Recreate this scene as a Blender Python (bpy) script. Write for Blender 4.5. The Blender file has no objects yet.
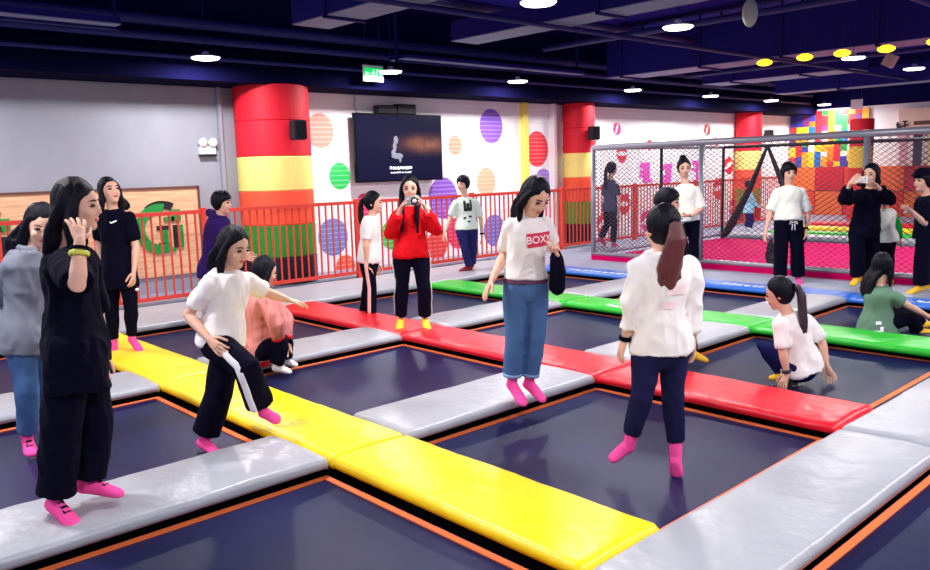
import bpy, bmesh, math, random
from mathutils import Vector, Matrix, noise
from mathutils.bvhtree import BVHTree
random.seed(7)
COL = bpy.context.scene.collection
V = Vector
def obj(name, mesh, parent=None, loc=(0, 0, 0)):
    o = bpy.data.objects.new(name, mesh); COL.objects.link(o); o.location = loc
    if parent: o.parent = parent
    return o
def tag(o, label=None, cat=None, group=None, kind=None):
    if label: o['label'] = label
    if cat: o['category'] = cat
    if group: o['group'] = group
    if kind: o['kind'] = kind
    return o
def thing(name, label, cat, loc=(0, 0, 0), group=None):
    return tag(obj(name, None, None, loc), label, cat, group)
# ---------------------------------------------------------------- materials
def lin(c):
    def f(x):
        x /= 255.0
        return x / 12.92 if x <= .04045 else ((x + .055) / 1.055) ** 2.4
    return (f(c[0]), f(c[1]), f(c[2]), 1)
MATS = {}
def mat(name, rgb, rough=.6, metal=0, spec=.5, emit=0, var=0, vscale=8, bump=0, bscale=30, stretch=None, sheen=0):
    if name in MATS: return MATS[name]
    m = bpy.data.materials.new(name); m.use_nodes = True; MATS[name] = m
    nt = m.node_tree; b = nt.nodes['Principled BSDF']
    c = lin(rgb)
    b.inputs['Base Color'].default_value = c; b.inputs['Roughness'].default_value = rough
    b.inputs['Metallic'].default_value = metal; b.inputs['Specular IOR Level'].default_value = spec
    if sheen: b.inputs['Sheen Weight'].default_value = sheen
    if emit:
        b.inputs['Emission Color'].default_value = c; b.inputs['Emission Strength'].default_value = emit
    if var or bump:
        tc = nt.nodes.new('ShaderNodeTexCoord'); mp = nt.nodes.new('ShaderNodeMapping')
        nt.links.new(tc.outputs['Object'], mp.inputs[0])
        if stretch: mp.inputs['Scale'].default_value = stretch
    if var:
        n = nt.nodes.new('ShaderNodeTexNoise'); n.inputs['Scale'].default_value = vscale; n.inputs['Detail'].default_value = 4
        nt.links.new(mp.outputs[0], n.inputs[0])
        r = nt.nodes.new('ShaderNodeValToRGB')
        r.color_ramp.elements[0].position = .3; r.color_ramp.elements[1].position = .7
        r.color_ramp.elements[0].color = tuple(max(0, x * (1 - var)) for x in c[:3]) + (1,)
        r.color_ramp.elements[1].color = tuple(min(1, x * (1 + var)) for x in c[:3]) + (1,)
        nt.links.new(n.outputs[0], r.inputs[0]); nt.links.new(r.outputs[0], b.inputs['Base Color'])
    if bump:
        n = nt.nodes.new('ShaderNodeTexNoise'); n.inputs['Scale'].default_value = bscale; n.inputs['Detail'].default_value = 3
        nt.links.new(mp.outputs[0], n.inputs[0])
        bp = nt.nodes.new('ShaderNodeBump'); bp.inputs['Strength'].default_value = bump; bp.inputs['Distance'].default_value = .02
        nt.links.new(n.outputs[0], bp.inputs['Height']); nt.links.new(bp.outputs[0], b.inputs['Normal'])
    return m
def brick_mat(name, rgb, mortar, rough=.6, mix=1.0, bump=.4, width=.26):
    """painted brickwork on a wall that runs along world y: rows along z"""
    m = bpy.data.materials.new(name); m.use_nodes = True; MATS[name] = m
    nt = m.node_tree; b = nt.nodes['Principled BSDF']; b.inputs['Roughness'].default_value = rough
    ge = nt.nodes.new('ShaderNodeNewGeometry'); sp = nt.nodes.new('ShaderNodeSeparateXYZ'); cb = nt.nodes.new('ShaderNodeCombineXYZ')
    nt.links.new(ge.outputs['Position'], sp.inputs[0])
    nt.links.new(sp.outputs[1], cb.inputs[0]); nt.links.new(sp.outputs[2], cb.inputs[1])
    br = nt.nodes.new('ShaderNodeTexBrick'); br.inputs['Scale'].default_value = 1
    br.inputs['Brick Width'].default_value = width; br.inputs['Row Height'].default_value = .078; br.inputs['Mortar Size'].default_value = .009
    br.inputs['Mortar Smooth'].default_value = .3
    br.inputs['Color1'].default_value = lin(rgb); br.inputs['Color2'].default_value = lin([min(255, x * 1.03) for x in rgb]); br.inputs['Mortar'].default_value = lin(mortar)
    nt.links.new(cb.outputs[0], br.inputs[0]); nt.links.new(br.outputs[0], b.inputs['Base Color'])
    bp = nt.nodes.new('ShaderNodeBump'); bp.inputs['Strength'].default_value = bump; bp.inputs['Distance'].default_value = .006; bp.invert = True
    nt.links.new(br.outputs['Fac'], bp.inputs['Height']); nt.links.new(bp.outputs[0], b.inputs['Normal'])
    return m
# ---------------------------------------------------------------- mesh helpers
def box(bm, x0, x1, y0, y1, z0, z1, mi=0):
    vs = [bm.verts.new(p) for p in ((x0,y0,z0),(x1,y0,z0),(x1,y1,z0),(x0,y1,z0),(x0,y0,z1),(x1,y0,z1),(x1,y1,z1),(x0,y1,z1))]
    for f in ((0,3,2,1),(4,5,6,7),(0,1,5,4),(1,2,6,5),(2,3,7,6),(3,0,4,7)):
        bm.faces.new([vs[i] for i in f]).material_index = mi
def loft(bm, rings, n=14, mi=0, sub=0):
    """rings: (centre, half axis a, half axis b); capped tube"""
    prev = None; first = None
    for c, a, b in rings:
        cur = [bm.verts.new(c + a * math.cos(2*math.pi*i/n) + b * math.sin(2*math.pi*i/n)) for i in range(n)]
        if prev:
            for i in range(n):
                bm.faces.new((prev[i], prev[(i+1) % n], cur[(i+1) % n], cur[i])).material_index = mi
        else: first = cur
        prev = cur
    bm.faces.new(list(reversed(first))).material_index = mi; bm.faces.new(prev).material_index = mi
def perp(d):
    d = d.normalized(); t = V((0, 0, 1)) if abs(d.z) < .9 else V((1, 0, 0))
    a = d.cross(t).normalized(); return a, d.cross(a).normalized()
def tube(bm, pts, rad, n=10, mi=0, cap=False, aspect=None):
    """round tube through points with per-point radius; cap adds rounded ends"""
    pts = [V(p) for p in pts]
    if not hasattr(rad, '__len__'): rad = [rad] * len(pts)
    rings = []; a0 = None
    for i, p in enumerate(pts):
        d = (pts[min(i+1, len(pts)-1)] - pts[max(i-1, 0)]).normalized()
        if a0 is None: a, b = perp(d)
        else:
            a = (a0 - d * a0.dot(d)).normalized(); b = d.cross(a)
        a0 = a; rings.append((p, a, b, rad[i], d))
    R = []
    if cap:
        p, a, b, r, d = rings[0]
        for t in (80, 55, 28): R.append((p - d*r*math.sin(math.radians(t)), a*r*math.cos(math.radians(t)), b*r*math.cos(math.radians(t))))
    for p, a, b, r, d in rings: R.append((p, a*r, b*r))
    if cap:
        p, a, b, r, d = rings[-1]
        for t in (28, 55, 80): R.append((p + d*r*math.sin(math.radians(t)), a*r*math.cos(math.radians(t)), b*r*math.cos(math.radians(t))))
    loft(bm, R, n, mi)
def ell(bm, c, a, b, d, n=14, m=9, mi=0):
    """ellipsoid with three half-axis vectors"""
    R = []
    for i in range(m):
        t = -math.pi/2 + math.pi * (i + .5) / m
        R.append((c + d * math.sin(t), a * math.cos(t), b * math.cos(t)))
    loft(bm, R, n, mi)
def mesh_of(bm, name, mats, smooth=False):
    bmesh.ops.recalc_face_normals(bm, faces=bm.faces[:])
    me = bpy.data.meshes.new(name); bm.to_mesh(me); bm.free()
    for m in (mats if isinstance(mats, (list, tuple)) else [mats]): me.materials.append(m)
    if smooth:
        for p in me.polygons: p.use_smooth = True
    return me
def part(name, bm, m, parent=None, smooth=False, loc=(0, 0, 0)):
    return obj(name, mesh_of(bm, name, m, smooth), parent, loc)
def fuse(bm, vox, smooth=3, fac=.5):
    """union of overlapping closed shells as one continuous surface"""
    bmesh.ops.recalc_face_normals(bm, faces=bm.faces[:])
    me = bpy.data.meshes.new('tmp'); bm.to_mesh(me); bm.free()
    o = bpy.data.objects.new('tmp', me); COL.objects.link(o)
    md = o.modifiers.new('r', 'REMESH'); md.mode = 'VOXEL'; md.voxel_size = vox
    dg = bpy.context.evaluated_depsgraph_get(); dg.update()
    out = bmesh.new(); out.from_object(o, dg)
    bpy.data.objects.remove(o); bpy.data.meshes.remove(me)
    for _ in range(smooth):
        bmesh.ops.smooth_vert(out, verts=out.verts[:], factor=fac, use_axis_x=True, use_axis_y=True, use_axis_z=True)
    return out
def folds(bm, amp, freq=9, zs=.6, seed=0):
    bm.normal_update()
    for v in bm.verts:
        p = V((v.co.x * freq + seed, v.co.y * freq, v.co.z * freq * zs))
        n1 = noise.noise(p * .8); n2 = noise.noise(p * 1.7 + V((3, 1, 2)))
        v.co += v.normal * amp * (1.1 * (1 - 3.2 * abs(n1)) * .6 + .8 * (.5 - 1.6 * abs(n2)))
def text_bm(s, size, font=None):
    cu = bpy.data.curves.new('t', 'FONT'); cu.body = s; cu.size = size; cu.align_x = 'CENTER'; cu.align_y = 'CENTER'
    o = bpy.data.objects.new('t', cu); COL.objects.link(o)
    dg = bpy.context.evaluated_depsgraph_get(); dg.update()
    me = bpy.data.meshes.new_from_object(o.evaluated_get(dg)); bm = bmesh.new(); bm.from_mesh(me)
    bpy.data.objects.remove(o); bpy.data.meshes.remove(me)
    return bm
def glyphs(bm, n, w, h, seed, origin, ux, uy, th=.003, mi=0, dens=5, t=.12):
    """a row of blurred illegible characters: short strokes in n cells"""
    rnd = random.Random(seed); nz = ux.cross(uy).normalized()
    for i in range(n):
        for s in range(dens):
            horiz = rnd.random() < .5
            cx = (i + .5) * w + (rnd.random() - .5) * w * .4; cy = (rnd.random() - .5) * h * .8
            lw, lh = (w * .62, h * t) if horiz else (w * t, h * .7)
            c = origin + ux * cx + uy * (cy if horiz else 0); tk = th * (1 + .13 * s)
            vs = []
            for k in (0, 1):
                for a, b in ((-1,-1),(1,-1),(1,1),(-1,1)):
                    vs.append(bm.verts.new(c + ux * a * lw/2 + uy * b * lh/2 + nz * tk * k))
            for f in ((0,3,2,1),(4,5,6,7),(0,1,5,4),(1,2,6,5),(2,3,7,6),(3,0,4,7)):
                bm.faces.new([vs[q] for q in f]).material_index = mi
# ================================================================ SETTING
M = {}
M['wall_grey'] = mat('grey wall paint', (150, 153, 166), .7, var=.06, vscale=2)
M['brick'] = brick_mat('white painted brick', (246, 242, 246), (243, 239, 243), bump=.15)
M['wallw'] = mat('white wall paint', (244, 238, 242), .7)
M['ceil'] = mat('navy ceiling paint', (44, 38, 150), .9, spec=.2)
M['navy'] = mat('navy painted steel', (26, 22, 100), .75, spec=.3)
M['duct'] = mat('duct sheet metal', (122, 132, 168), .6, spec=.2, var=.1, vscale=5)
M['ductside'] = mat('navy duct side', (30, 26, 116), .85, spec=.2)
M['pipe'] = mat('blue grey pipe', (48, 48, 112), .6, spec=.2)
M['floor'] = mat('grey floor coating', (140, 150, 174), .4, var=.06, vscale=2)
M['black'] = mat('black', (10, 9, 26), .6)
M['blackgloss'] = mat('black gloss', (4, 4, 14), .3, spec=.2)
M['bed'] = mat('black trampoline mat', (20, 24, 64), .36, spec=.2, var=.3, vscale=1.3, bump=.15, bscale=240)
M['bed'].node_tree.nodes['Principled BSDF'].inputs['Specular Tint'].default_value = (.55, .62, 1, 1)
M['orange'] = mat('orange webbing', (236, 116, 60), .7, bump=.2, bscale=150)
M['skirt'] = mat('black pad underside', (4, 4, 14), .9, spec=.1)
def vinyl(n, rgb, r=.34): return mat(n, rgb, r, spec=.45, bump=.5, bscale=7, var=.03, vscale=3, stretch=(1, 1, 1))
M['grey'] = vinyl('silver grey vinyl', (160, 162, 171))
M['yellow'] = vinyl('yellow vinyl', (255, 214, 14))
M['red'] = vinyl('red vinyl', (226, 22, 44))
M['green'] = vinyl('green vinyl', (36, 178, 44))
M['blue'] = vinyl('blue vinyl', (52, 112, 206))
M['rail'] = mat('orange red enamel', (226, 66, 52), .4)
M['steel'] = mat('grey steel tube', (150, 150, 164), .35, metal=.3)
M['net'] = mat('grey safety netting', (62, 56, 78), .7)
M['magenta'] = mat('magenta floor mat', (204, 0, 92), .8, spec=.1, var=.05)
M['white'] = mat('white enamel', (240, 240, 244), .4)
M['whitem'] = mat('white lettering', (250, 250, 255), .5)
M['lampw'] = mat('lit lamp diffuser', (255, 252, 250), .4, emit=9)
M['lampy'] = mat('yellow lit lampshade', (255, 214, 40), .4, emit=1.6)
M['wood'] = mat('pale wood boards', (226, 176, 138), .5, var=.22, vscale=4, stretch=(1, .6, 9))
M['woodedge'] = mat('dark wood edge', (98, 58, 50), .5)
M['logogreen'] = mat('sign green', (22, 140, 58), .5)
def struct(name, bm, m, smooth=False, loc=(0, 0, 0)): return tag(part(name, bm, m, None, smooth, loc), kind='structure')
WX = -11.2; FLOORTOP = -.004
# floor with the pit that the trampolines stand in
bm = bmesh.new()
box(bm, -12, 7, -7, 26, -.9, -.75)
box(bm, -12, -10.25, -7, 26, -.75, FLOORTOP); box(bm, -10.25, 7, 10.02, 26, -.75, FLOORTOP)
struct('floor', bm, M['floor'])
bm = bmesh.new(); box(bm, -12, 7, -7, 26, 4.3, 4.5); struct('ceiling', bm, M['ceil'])
bm = bmesh.new(); box(bm, -11.4, WX, -7, 6.6, -.1, 3.3); struct('wall_left', bm, M['wall_grey'])
bm = bmesh.new(); box(bm, -11.4, WX, 6.6, 24, -.1, 3.3); wall2 = struct('wall_back', bm, M['brick'])
bm = bmesh.new(); box(bm, -11.2, 7, 23.6, 23.8, -.1, 3.02); struct('wall_far', bm, M['wallw'])
bm = bmesh.new(); box(bm, -11.4, WX, -7, 23.8, 3.3, 4.3); box(bm, WX, 7, 23.6, 23.8, 3.02, 4.3); struct('wall_upper', bm, mat('navy upper wall paint', (22, 19, 84), .9, spec=.1))
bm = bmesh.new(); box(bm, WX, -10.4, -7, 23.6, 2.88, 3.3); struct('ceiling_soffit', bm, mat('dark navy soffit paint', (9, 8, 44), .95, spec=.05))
bm = bmesh.new(); box(bm, -11.21, -11.12, 5.47, 5.52, .0, 2.88); struct('trim_1', bm, M['wall_grey'])
bm = bmesh.new(); box(bm, -11.21, -11.1, 11.93, 12.07, 0, 2.88); struct('trim_2', bm, mat('yellow stripe paint', (255, 236, 110), .5))
bm = bmesh.new(); box(bm, -11.21, -11.05, 12.78, 12.86, 0, 2.88); struct('trim_3', bm, M['wallw'])
# painted dots of the wall
def dot(y, z, d, rgb, label, yr=.93):
    m = brick_mat('paint ' + label, rgb, [int(c * .6 + 250 * .4) for c in rgb], bump=.3, width=9)
    bm = bmesh.new(); n = 40; x = WX + .004
    fr = [bm.verts.new((x, y + d/2*yr*math.cos(i*2*math.pi/n), z + d/2*math.sin(i*2*math.pi/n))) for i in range(n)]
    bk = [bm.verts.new((x - .01, v.co.y, v.co.z)) for v in fr]
    bm.faces.new(fr)
    for i in range(n): bm.faces.new((fr[i], fr[(i+1) % n], bk[(i+1) % n], bk[i]))
    tag(part('painted_dot', bm, m, wall2), label)
for a in ((7.23, 2.28, .56, (246, 150, 134), 'salmon painted dot'), (7.57, 1.55, .44, (40, 196, 92), 'green painted dot'), (10.16, 2.05, .36, (244, 150, 124), 'small orange painted dot'),
          (11.11, 2.41, .66, (140, 92, 220), 'purple painted dot'), (12.42, 1.97, .72, (230, 30, 50), 'red painted dot'), (10.94, 1.35, .54, (240, 176, 140), 'tan painted dot'),
          (9.82, 1.09, .76, (136, 84, 200), 'large purple painted dot'), (12.6, 1.29, .56, (168, 128, 226), 'pale violet painted dot'), (7.38, .56, .62, (104, 136, 206), 'blue painted dot'),
          (11.13, .4, .62, (96, 116, 206), 'lower blue painted dot'), (7.6, .03, .42, (240, 100, 70), 'low orange painted dot'), (8.05, 1.05, .4, (220, 40, 100), 'magenta painted dot'),
          (8.6, .5, .52, (60, 190, 80), 'lower green painted dot'), (9.63, .23, .54, (226, 50, 50), 'low red painted dot'), (10.17, .42, .6, (226, 40, 100), 'low magenta painted dot')): dot(*a)
def lips(y, z, w, rgb, label, tilt=0, open_=True):
    bm = bmesh.new(); x = WX + .004; c, s = math.cos(tilt), math.sin(tilt)
    def P(a, b): return (x, y + (a*c - b*s), z + (a*s + b*c))
    def flat(pts):
        vs = [bm.verts.new(P(*p)) for p in pts]; bk = [bm.verts.new((x - .01, v.co.y, v.co.z)) for v in vs]
        bm.faces.new(vs)
        for i in range(len(vs)): bm.faces.new((vs[i], vs[(i+1) % len(vs)], bk[(i+1) % len(vs)], bk[i]))
    h = w * .5
    up, lo = [], []
    for i in range(21):
        t = -1 + i / 10
        up.append((t * w/2, h * (1 - t*t) * (.8 + .35 * abs(math.sin(t * 2.6)))))
        lo.append((t * w/2, -h * 1.0 * (1 - t*t) ** .8))
    g = .12 * h
    flat([p for p in up] + [(t * w/2 * .9, g + .2 * h * (1 - abs(t))) for t in [1 - i / 5 for i in range(1, 10)]])
    flat([p for p in reversed(lo)] + [(t * w/2 * .9, -g - .1 * h * (1 - abs(t))) for t in [-1 + i / 5 for i in range(1, 10)]])
    tag(part('painted_lips', bm, mat('paint ' + str(rgb), rgb, .6), wall2), label)
RED = (222, 40, 66); MAG = (216, 56, 150)
for a in ((15.31, 1.85, .42, RED, 'red lips at the top left of the netted wall'), (15.12, 2.41, .3, MAG, 'small magenta lips above the netting', 1.2), (18.97, 2.43, .32, RED, 'red lips high on the right', 1.2),
          (16.4, 2.05, .26, RED, 'small tilted red lips', .3), (14.2, 2.2, .4, RED, 'red lips by the column', -.2), (20.1, 1.5, .5, RED, 'red lips right of the characters', .4), (13.9, 1.2, .45, MAG, 'magenta lips behind the railing', .2),
          (15.4, .7, .5, RED, 'red lips behind the railing bars'), (16.3, .25, .55, MAG, 'low magenta lips', .3), (17.2, .8, .5, RED, 'red lips under the second character'), (18.3, .5, .5, RED, 'low red lips', -.3), (19.6, .9, .6, RED, 'large red lips by the black post', .1),
          (14.6, .3, .5, RED, 'low red lips by the column', .5), (20.4, .35, .5, MAG, 'low magenta lips at the far end'), (19.4, 2.1, .3, RED, 'tilted red lips below the top edge', .8)): lips(*a)
for k, y in enumerate((16.26, 17.19, 18.56)):
    bm = bmesh.new(); glyphs(bm, 1, .6, .62, 31 + k, V((WX + .002, y - .3, 1.38)), V((0, 1, 0)), V((0, 0, 1)), .006, 0, 11, .11)
    tag(part('painted_character', bm, mat('paint magenta character', (236, 84, 196), .6), wall2), 'magenta painted character')
# columns with painted bands
def column(cx, cy, r, label, bands, x_speaker=None):
    t = thing('round_column', label, 'column', (cx, cy, 0))
    for nm, z0, z1, rgb in bands:
        bm = bmesh.new(); R = []
        for z in (z0, z0 + .012, z1 - .012, z1): R.append((V((0, 0, z)), V((r if z0 < z < z1 else r - .012, 0, 0)), V((0, r if z0 < z < z1 else r - .012, 0))))
        loft(bm, R, 56); o = part('painted_band', bm, mat('band ' + nm, rgb, .6, spec=.3, var=.04), t)
        tag(o, nm + ' band'); 
    return t
B1 = (('red', 2.38, 2.89, (214, 24, 46)), ('lower red', 1.87, 2.38, (216, 26, 48)), ('pale yellow', 1.37, 1.87, (238, 218, 126)), ('orange red', .87, 1.37, (238, 86, 58)), ('green', .4, .87, (42, 138, 50)), ('black', -.02, .4, (26, 28, 44)))
column(-10.88, 6.2, .55, 'big round column with red, yellow, orange and green bands beside the television wall', B1)
column(-10.88, 13.37, .33, 'round banded column half hidden behind the left end of the net cage', B1)
column(-10.88, 20.55, .34, 'round red banded column far back above the net cage', B1)
column(-8.5, 21.97, .29, 'slim red and yellow column at the far right beside the building block mosaic', (('red', 1.9, 2.6, (214, 30, 46)), ('yellow', 1.35, 1.9, (240, 200, 70)), ('low red', -.02, 1.35, (218, 50, 40))))
for (x, y, z, lab) in ((-10.21, 6.22, 2.23, 'black loudspeaker on the big red column nearest the television'), (-10.44, 13.3, 2.26, 'black loudspeaker on the column behind the net cage corner'), (-10.44, 20.78, 2.27, 'small black loudspeaker on the far red column')):
    t = thing('wall_speaker', lab, 'speaker', (x, y, z))
    bm = bmesh.new(); box(bm, -.08, .1, -.1, .1, -.14, .14); bmesh.ops.bevel(bm, geom=bm.edges[:], offset=.015, segments=2, affect='EDGES'); part('cabinet', bm, M['black'], t)
    bm = bmesh.new(); box(bm, .101, .108, -.08, .08, -.12, .12); part('grille', bm, M['blackgloss'], t)
    bm = bmesh.new(); box(bm, -.14, -.08, -.02, .02, -.03, .03); part('bracket', bm, M['navy'], t)
# television
t = thing('television', 'big flat television on the white wall showing a dark film scene', 'television', (-11.0, 8.71, 2.0))
bm = bmesh.new(); box(bm, -.06, 0, -.95, .95, -.57, .57); bmesh.ops.bevel(bm, geom=bm.edges[:], offset=.008, segments=1, affect='EDGES'); part('casing', bm, M['blackgloss'], t)
sm = bpy.data.materials.new('film picture'); sm.use_nodes = True; nt = sm.node_tree; pb = nt.nodes['Principled BSDF']; pb.inputs['Base Color'].default_value = (.004, .004, .012, 1); pb.inputs['Roughness'].default_value = .3; pb.inputs['Specular IOR Level'].default_value = .12
tc = nt.nodes.new('ShaderNodeTexCoord'); sp = nt.nodes.new('ShaderNodeSeparateXYZ'); nt.links.new(tc.outputs['Object'], sp.inputs[0])
def mth(op, a, b=None, c=None):
    n = nt.nodes.new('ShaderNodeMath'); n.operation = op
    for i, v in enumerate((a, b, c)):
        if v is None: continue
        if isinstance(v, (int, float)): n.inputs[i].default_value = v
        else: nt.links.new(v, n.inputs[i])
    return n.outputs[0]
def bell(v, c, w): return mth('POWER', 2.718, mth('MULTIPLY', mth('POWER', mth('ABSOLUTE', mth('DIVIDE', mth('SUBTRACT', v, c), w)), 2), -1))
nz = nt.nodes.new('ShaderNodeTexNoise'); nz.inputs['Scale'].default_value = 4; nt.links.new(tc.outputs['Object'], nz.inputs[0])
glow = mth('MULTIPLY', mth('MULTIPLY', bell(sp.outputs[1], .6, .5), bell(sp.outputs[2], .06, .12)), mth('MULTIPLY', nz.outputs[0], 1.5))
cm = nt.nodes.new('ShaderNodeMix'); cm.data_type = 'RGBA'; cm.inputs['A'].default_value = (.002, .002, .02, 1); cm.inputs['B'].default_value = (.36, .14, .07, 1)
nt.links.new(glow, cm.inputs['Factor']); nt.links.new(cm.outputs['Result'], pb.inputs['Emission Color']); pb.inputs['Emission Strength'].default_value = .9
bm = bmesh.new(); box(bm, .0005, .003, -.92, .92, -.54, .54); scr = part('screen', bm, sm, t)
bm = bmesh.new(); figm = mat('pale film figure', (120, 122, 140), .6, emit=.35)
for (y, z, ry, rz) in ((-.1, .13, .05, .07), (-.13, .02, .04, .08), (-.08, -.14, .13, .05), (-.02, -.17, .03, .08), (-.16, -.08, .05, .05)): ell(bm, V((.004, y, z)), V((.003, 0, 0)), V((0, ry, 0)), V((0, 0, rz)))
part('film_figure', bm, figm, scr, True)
bm = bmesh.new(); glyphs(bm, 9, .055, .06, 5, V((.003, -.26, -.34)), V((0, 1, 0)), V((0, 0, 1)), .003, 0, 6, .2); glyphs(bm, 12, .038, .03, 6, V((.003, -.24, -.42)), V((0, 1, 0)), V((0, 0, 1)), .003, 0, 4, .25)
part('subtitle', bm, mat('subtitle white', (240, 240, 255), .5, emit=.8), scr)
bm = bmesh.new(); box(bm, -.2, -.06, -.3, .3, -.25, .25); part('wall_mount', bm, M['navy'], t)
t = thing('loudspeaker_pair', 'two small black loudspeaker boxes on top of the television', 'speaker', (-11.05, 8.66, 2.57))
for (y0, y1, h) in ((-.38, .0, .14), (.02, .42, .17)):
    bm = bmesh.new(); box(bm, -.1, .06, y0, y1, 0, h); bmesh.ops.bevel(bm, geom=bm.edges[:], offset=.01, segments=1, affect='EDGES'); part('cabinet', bm, M['black'], t)
bm = bmesh.new(); tube(bm, [(-11.17, 7.93, 2.88), (-11.17, 7.9, 2.7), (-11.17, 7.97, 2.55), (-11.17, 7.98, 2.4)], .008, 6); tag(part('television_cable', bm, mat('grey cable', (120, 116, 130)), None, True), 'thin grey cable hanging from the ceiling edge to the left of the television', 'cable')
# emergency light
t = thing('emergency_light', 'white twin-headed emergency light on the grey wall', 'emergency light', (-11.2, 5.28, 1.98))
bm = bmesh.new(); box(bm, -.005, .07, -.12, .12, -.06, .06); bmesh.ops.bevel(bm, geom=bm.edges[:], offset=.01, segments=1, affect='EDGES'); part('battery_box', bm, M['white'], t)
bm = bmesh.new(); box(bm, 0, .08, -.125, .125, -.085, -.06); part('lower_edge', bm, M['black'], t)
for y in (-.075, .075):
    bm = bmesh.new(); tube(bm, [(.02, y, .11), (.05, y, .11), (.09, y, .11)], [.03, .06, .065], 20); h = part('lamp_head', bm, M['white'], t, True)
    bm = bmesh.new(); tube(bm, [(.088, y, .11), (.094, y, .11)], .052, 20); part('lens', bm, mat('clear lens', (206, 210, 222), .2), h)
# exit sign
def exit_sign(loc, label, w, h, axis):
    t = thing('exit_sign', label, 'exit sign', loc)
    def bx(a, b, c0, c1, z0, z1):
        bm = bmesh.new()
        (box(bm, a, b, c0, c1, z0, z1) if axis == 'y' else box(bm, c0, c1, a, b, z0, z1)); return bm
    part('case', bx(-.02, .0, -w/2, w/2, -h/2, h/2), M['white'], t)
    face = part('lit_face', bx(.0, .006, -w/2 + .015, w/2 - .015, -h/2 + .015, h/2 - .04), mat('lit green', (20, 190, 90), .4, emit=.8), t)
    bm = bmesh.new(); gw = mat('pale green symbol', (190, 255, 220), .4, emit=.8)
    ux = V((0, 1, 0)) if axis == 'y' else V((1, 0, 0)); off = V((.007, 0, 0)) if axis == 'y' else V((0, -.007, 0))
    # running figure beside a door, arrow
    def st(p, q, r): 
        P = [off + ux * a * w + V((0, 0, b * h)) for a, b in (p, q)]; tube(bm, P, r * h, 6)
    ell(bm, off + ux * .02 * w + V((0, 0, .2 * h)), ux * .03 * w, V((.002, .002, 0)), V((0, 0, .06 * h)))
    st((0, .12), (-.04, -.08), .045); st((0, .08), (.09, .0), .025); st((0, .08), (-.1, .06), .025); st((-.04, -.08), (.06, -.16), .03); st((.06, -.16), (.04, -.32), .03); st((-.04, -.08), (-.13, -.26), .03)
    st((.16, .22), (.16, -.34), .03); st((.16, .22), (.34, .22), .03); st((.34, .22), (.34, -.34), .03)
    st((-.4, -.02), (-.2, -.02), .03); st((-.4, -.02), (-.33, .1), .03); st((-.4, -.02), (-.33, -.14), .03)
    part('running_figure_symbol', bm, gw, face)
    bm = bmesh.new()
    for s in (-.35, .35): tube(bm, [ux * s * w + V((0, 0, h/2)), ux * s * w + V((0, 0, 4.3 - loc[2]))], .006, 6)
    part('hanger_rod', bm, M['pipe'], t)
exit_sign((-10.2, 7.6, 3.1), 'green lit exit sign hanging from the ceiling above the television', .38, .24, 'y')
exit_sign((-8.9, 22.6, 3.02), 'tiny green exit sign far away at the back of the hall', .3, .26, 'x')
# wood panel with round green emblem
t = thing('wood_sign', 'pale wooden sign board with a round green emblem on the grey wall', 'sign', (-11.2, 3.4, .85))
bm = bmesh.new(); box(bm, 0, .03, -2.6, 1.68, -.62, .6); part('board', bm, M['wood'], t)
bm = bmesh.new(); box(bm, 0, .05, -2.62, 1.7, .6, .63); box(bm, 0, .05, 1.68, 1.71, -.62, .63); part('dark_frame', bm, M['woodedge'], t)
def ring_arc(cy, cz, r0, r1, a0, a1, x0, x1, m, nm, lab=None):
    bm = bmesh.new(); n = 40; L = []
    for i in range(n + 1):
        a = math.radians(a0 + (a1 - a0) * i / n)
        L.append([bm.verts.new((x, cy + r * math.cos(a), cz + r * math.sin(a))) for x, r in ((x0, r0), (x1, r0), (x1, r1), (x0, r1))])
    for i in range(n):
        for k in range(4): bm.faces.new((L[i][k], L[i][(k+1) % 4], L[i+1][(k+1) % 4], L[i+1][k]))
    bm.faces.new(L[0]); bm.faces.new(list(reversed(L[-1]))); o = part(nm, bm, m, t)
    if lab: tag(o, lab)
for cy, nm in ((1.1, 'first'), (-1.08, 'second')):
    ring_arc(cy, .05, .22, .35, 78, 300, .03, .055, M['logogreen'], 'emblem_ring')
    ring_arc(cy + .035, .08, .25, .36, 60, 130, .03, .05, M['black'], 'emblem_shadow')
    for (y0, y1, z0, z1, k) in ((.02, .1, -.2, -.02, 'g'), (.06, .2, .1, .16, 'g'), (.18, .3, -.28, .04, 'b'), (.26, .32, -.28, .04, 'g'), (.16, .3, .1, .26, 'g'), (-.05, .12, -.02, .04, 'b'), (-.04, .14, -.3, -.2, 'b'), (-.02, .2, -.33, -.28, 'g')):
        bm = bmesh.new(); box(bm, .03, .052 if k == 'b' else .058, cy + y0, cy + y1, .05 + z0, .05 + z1); part('emblem_block', bm, M['black' if k == 'b' else 'logogreen'], t)
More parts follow.
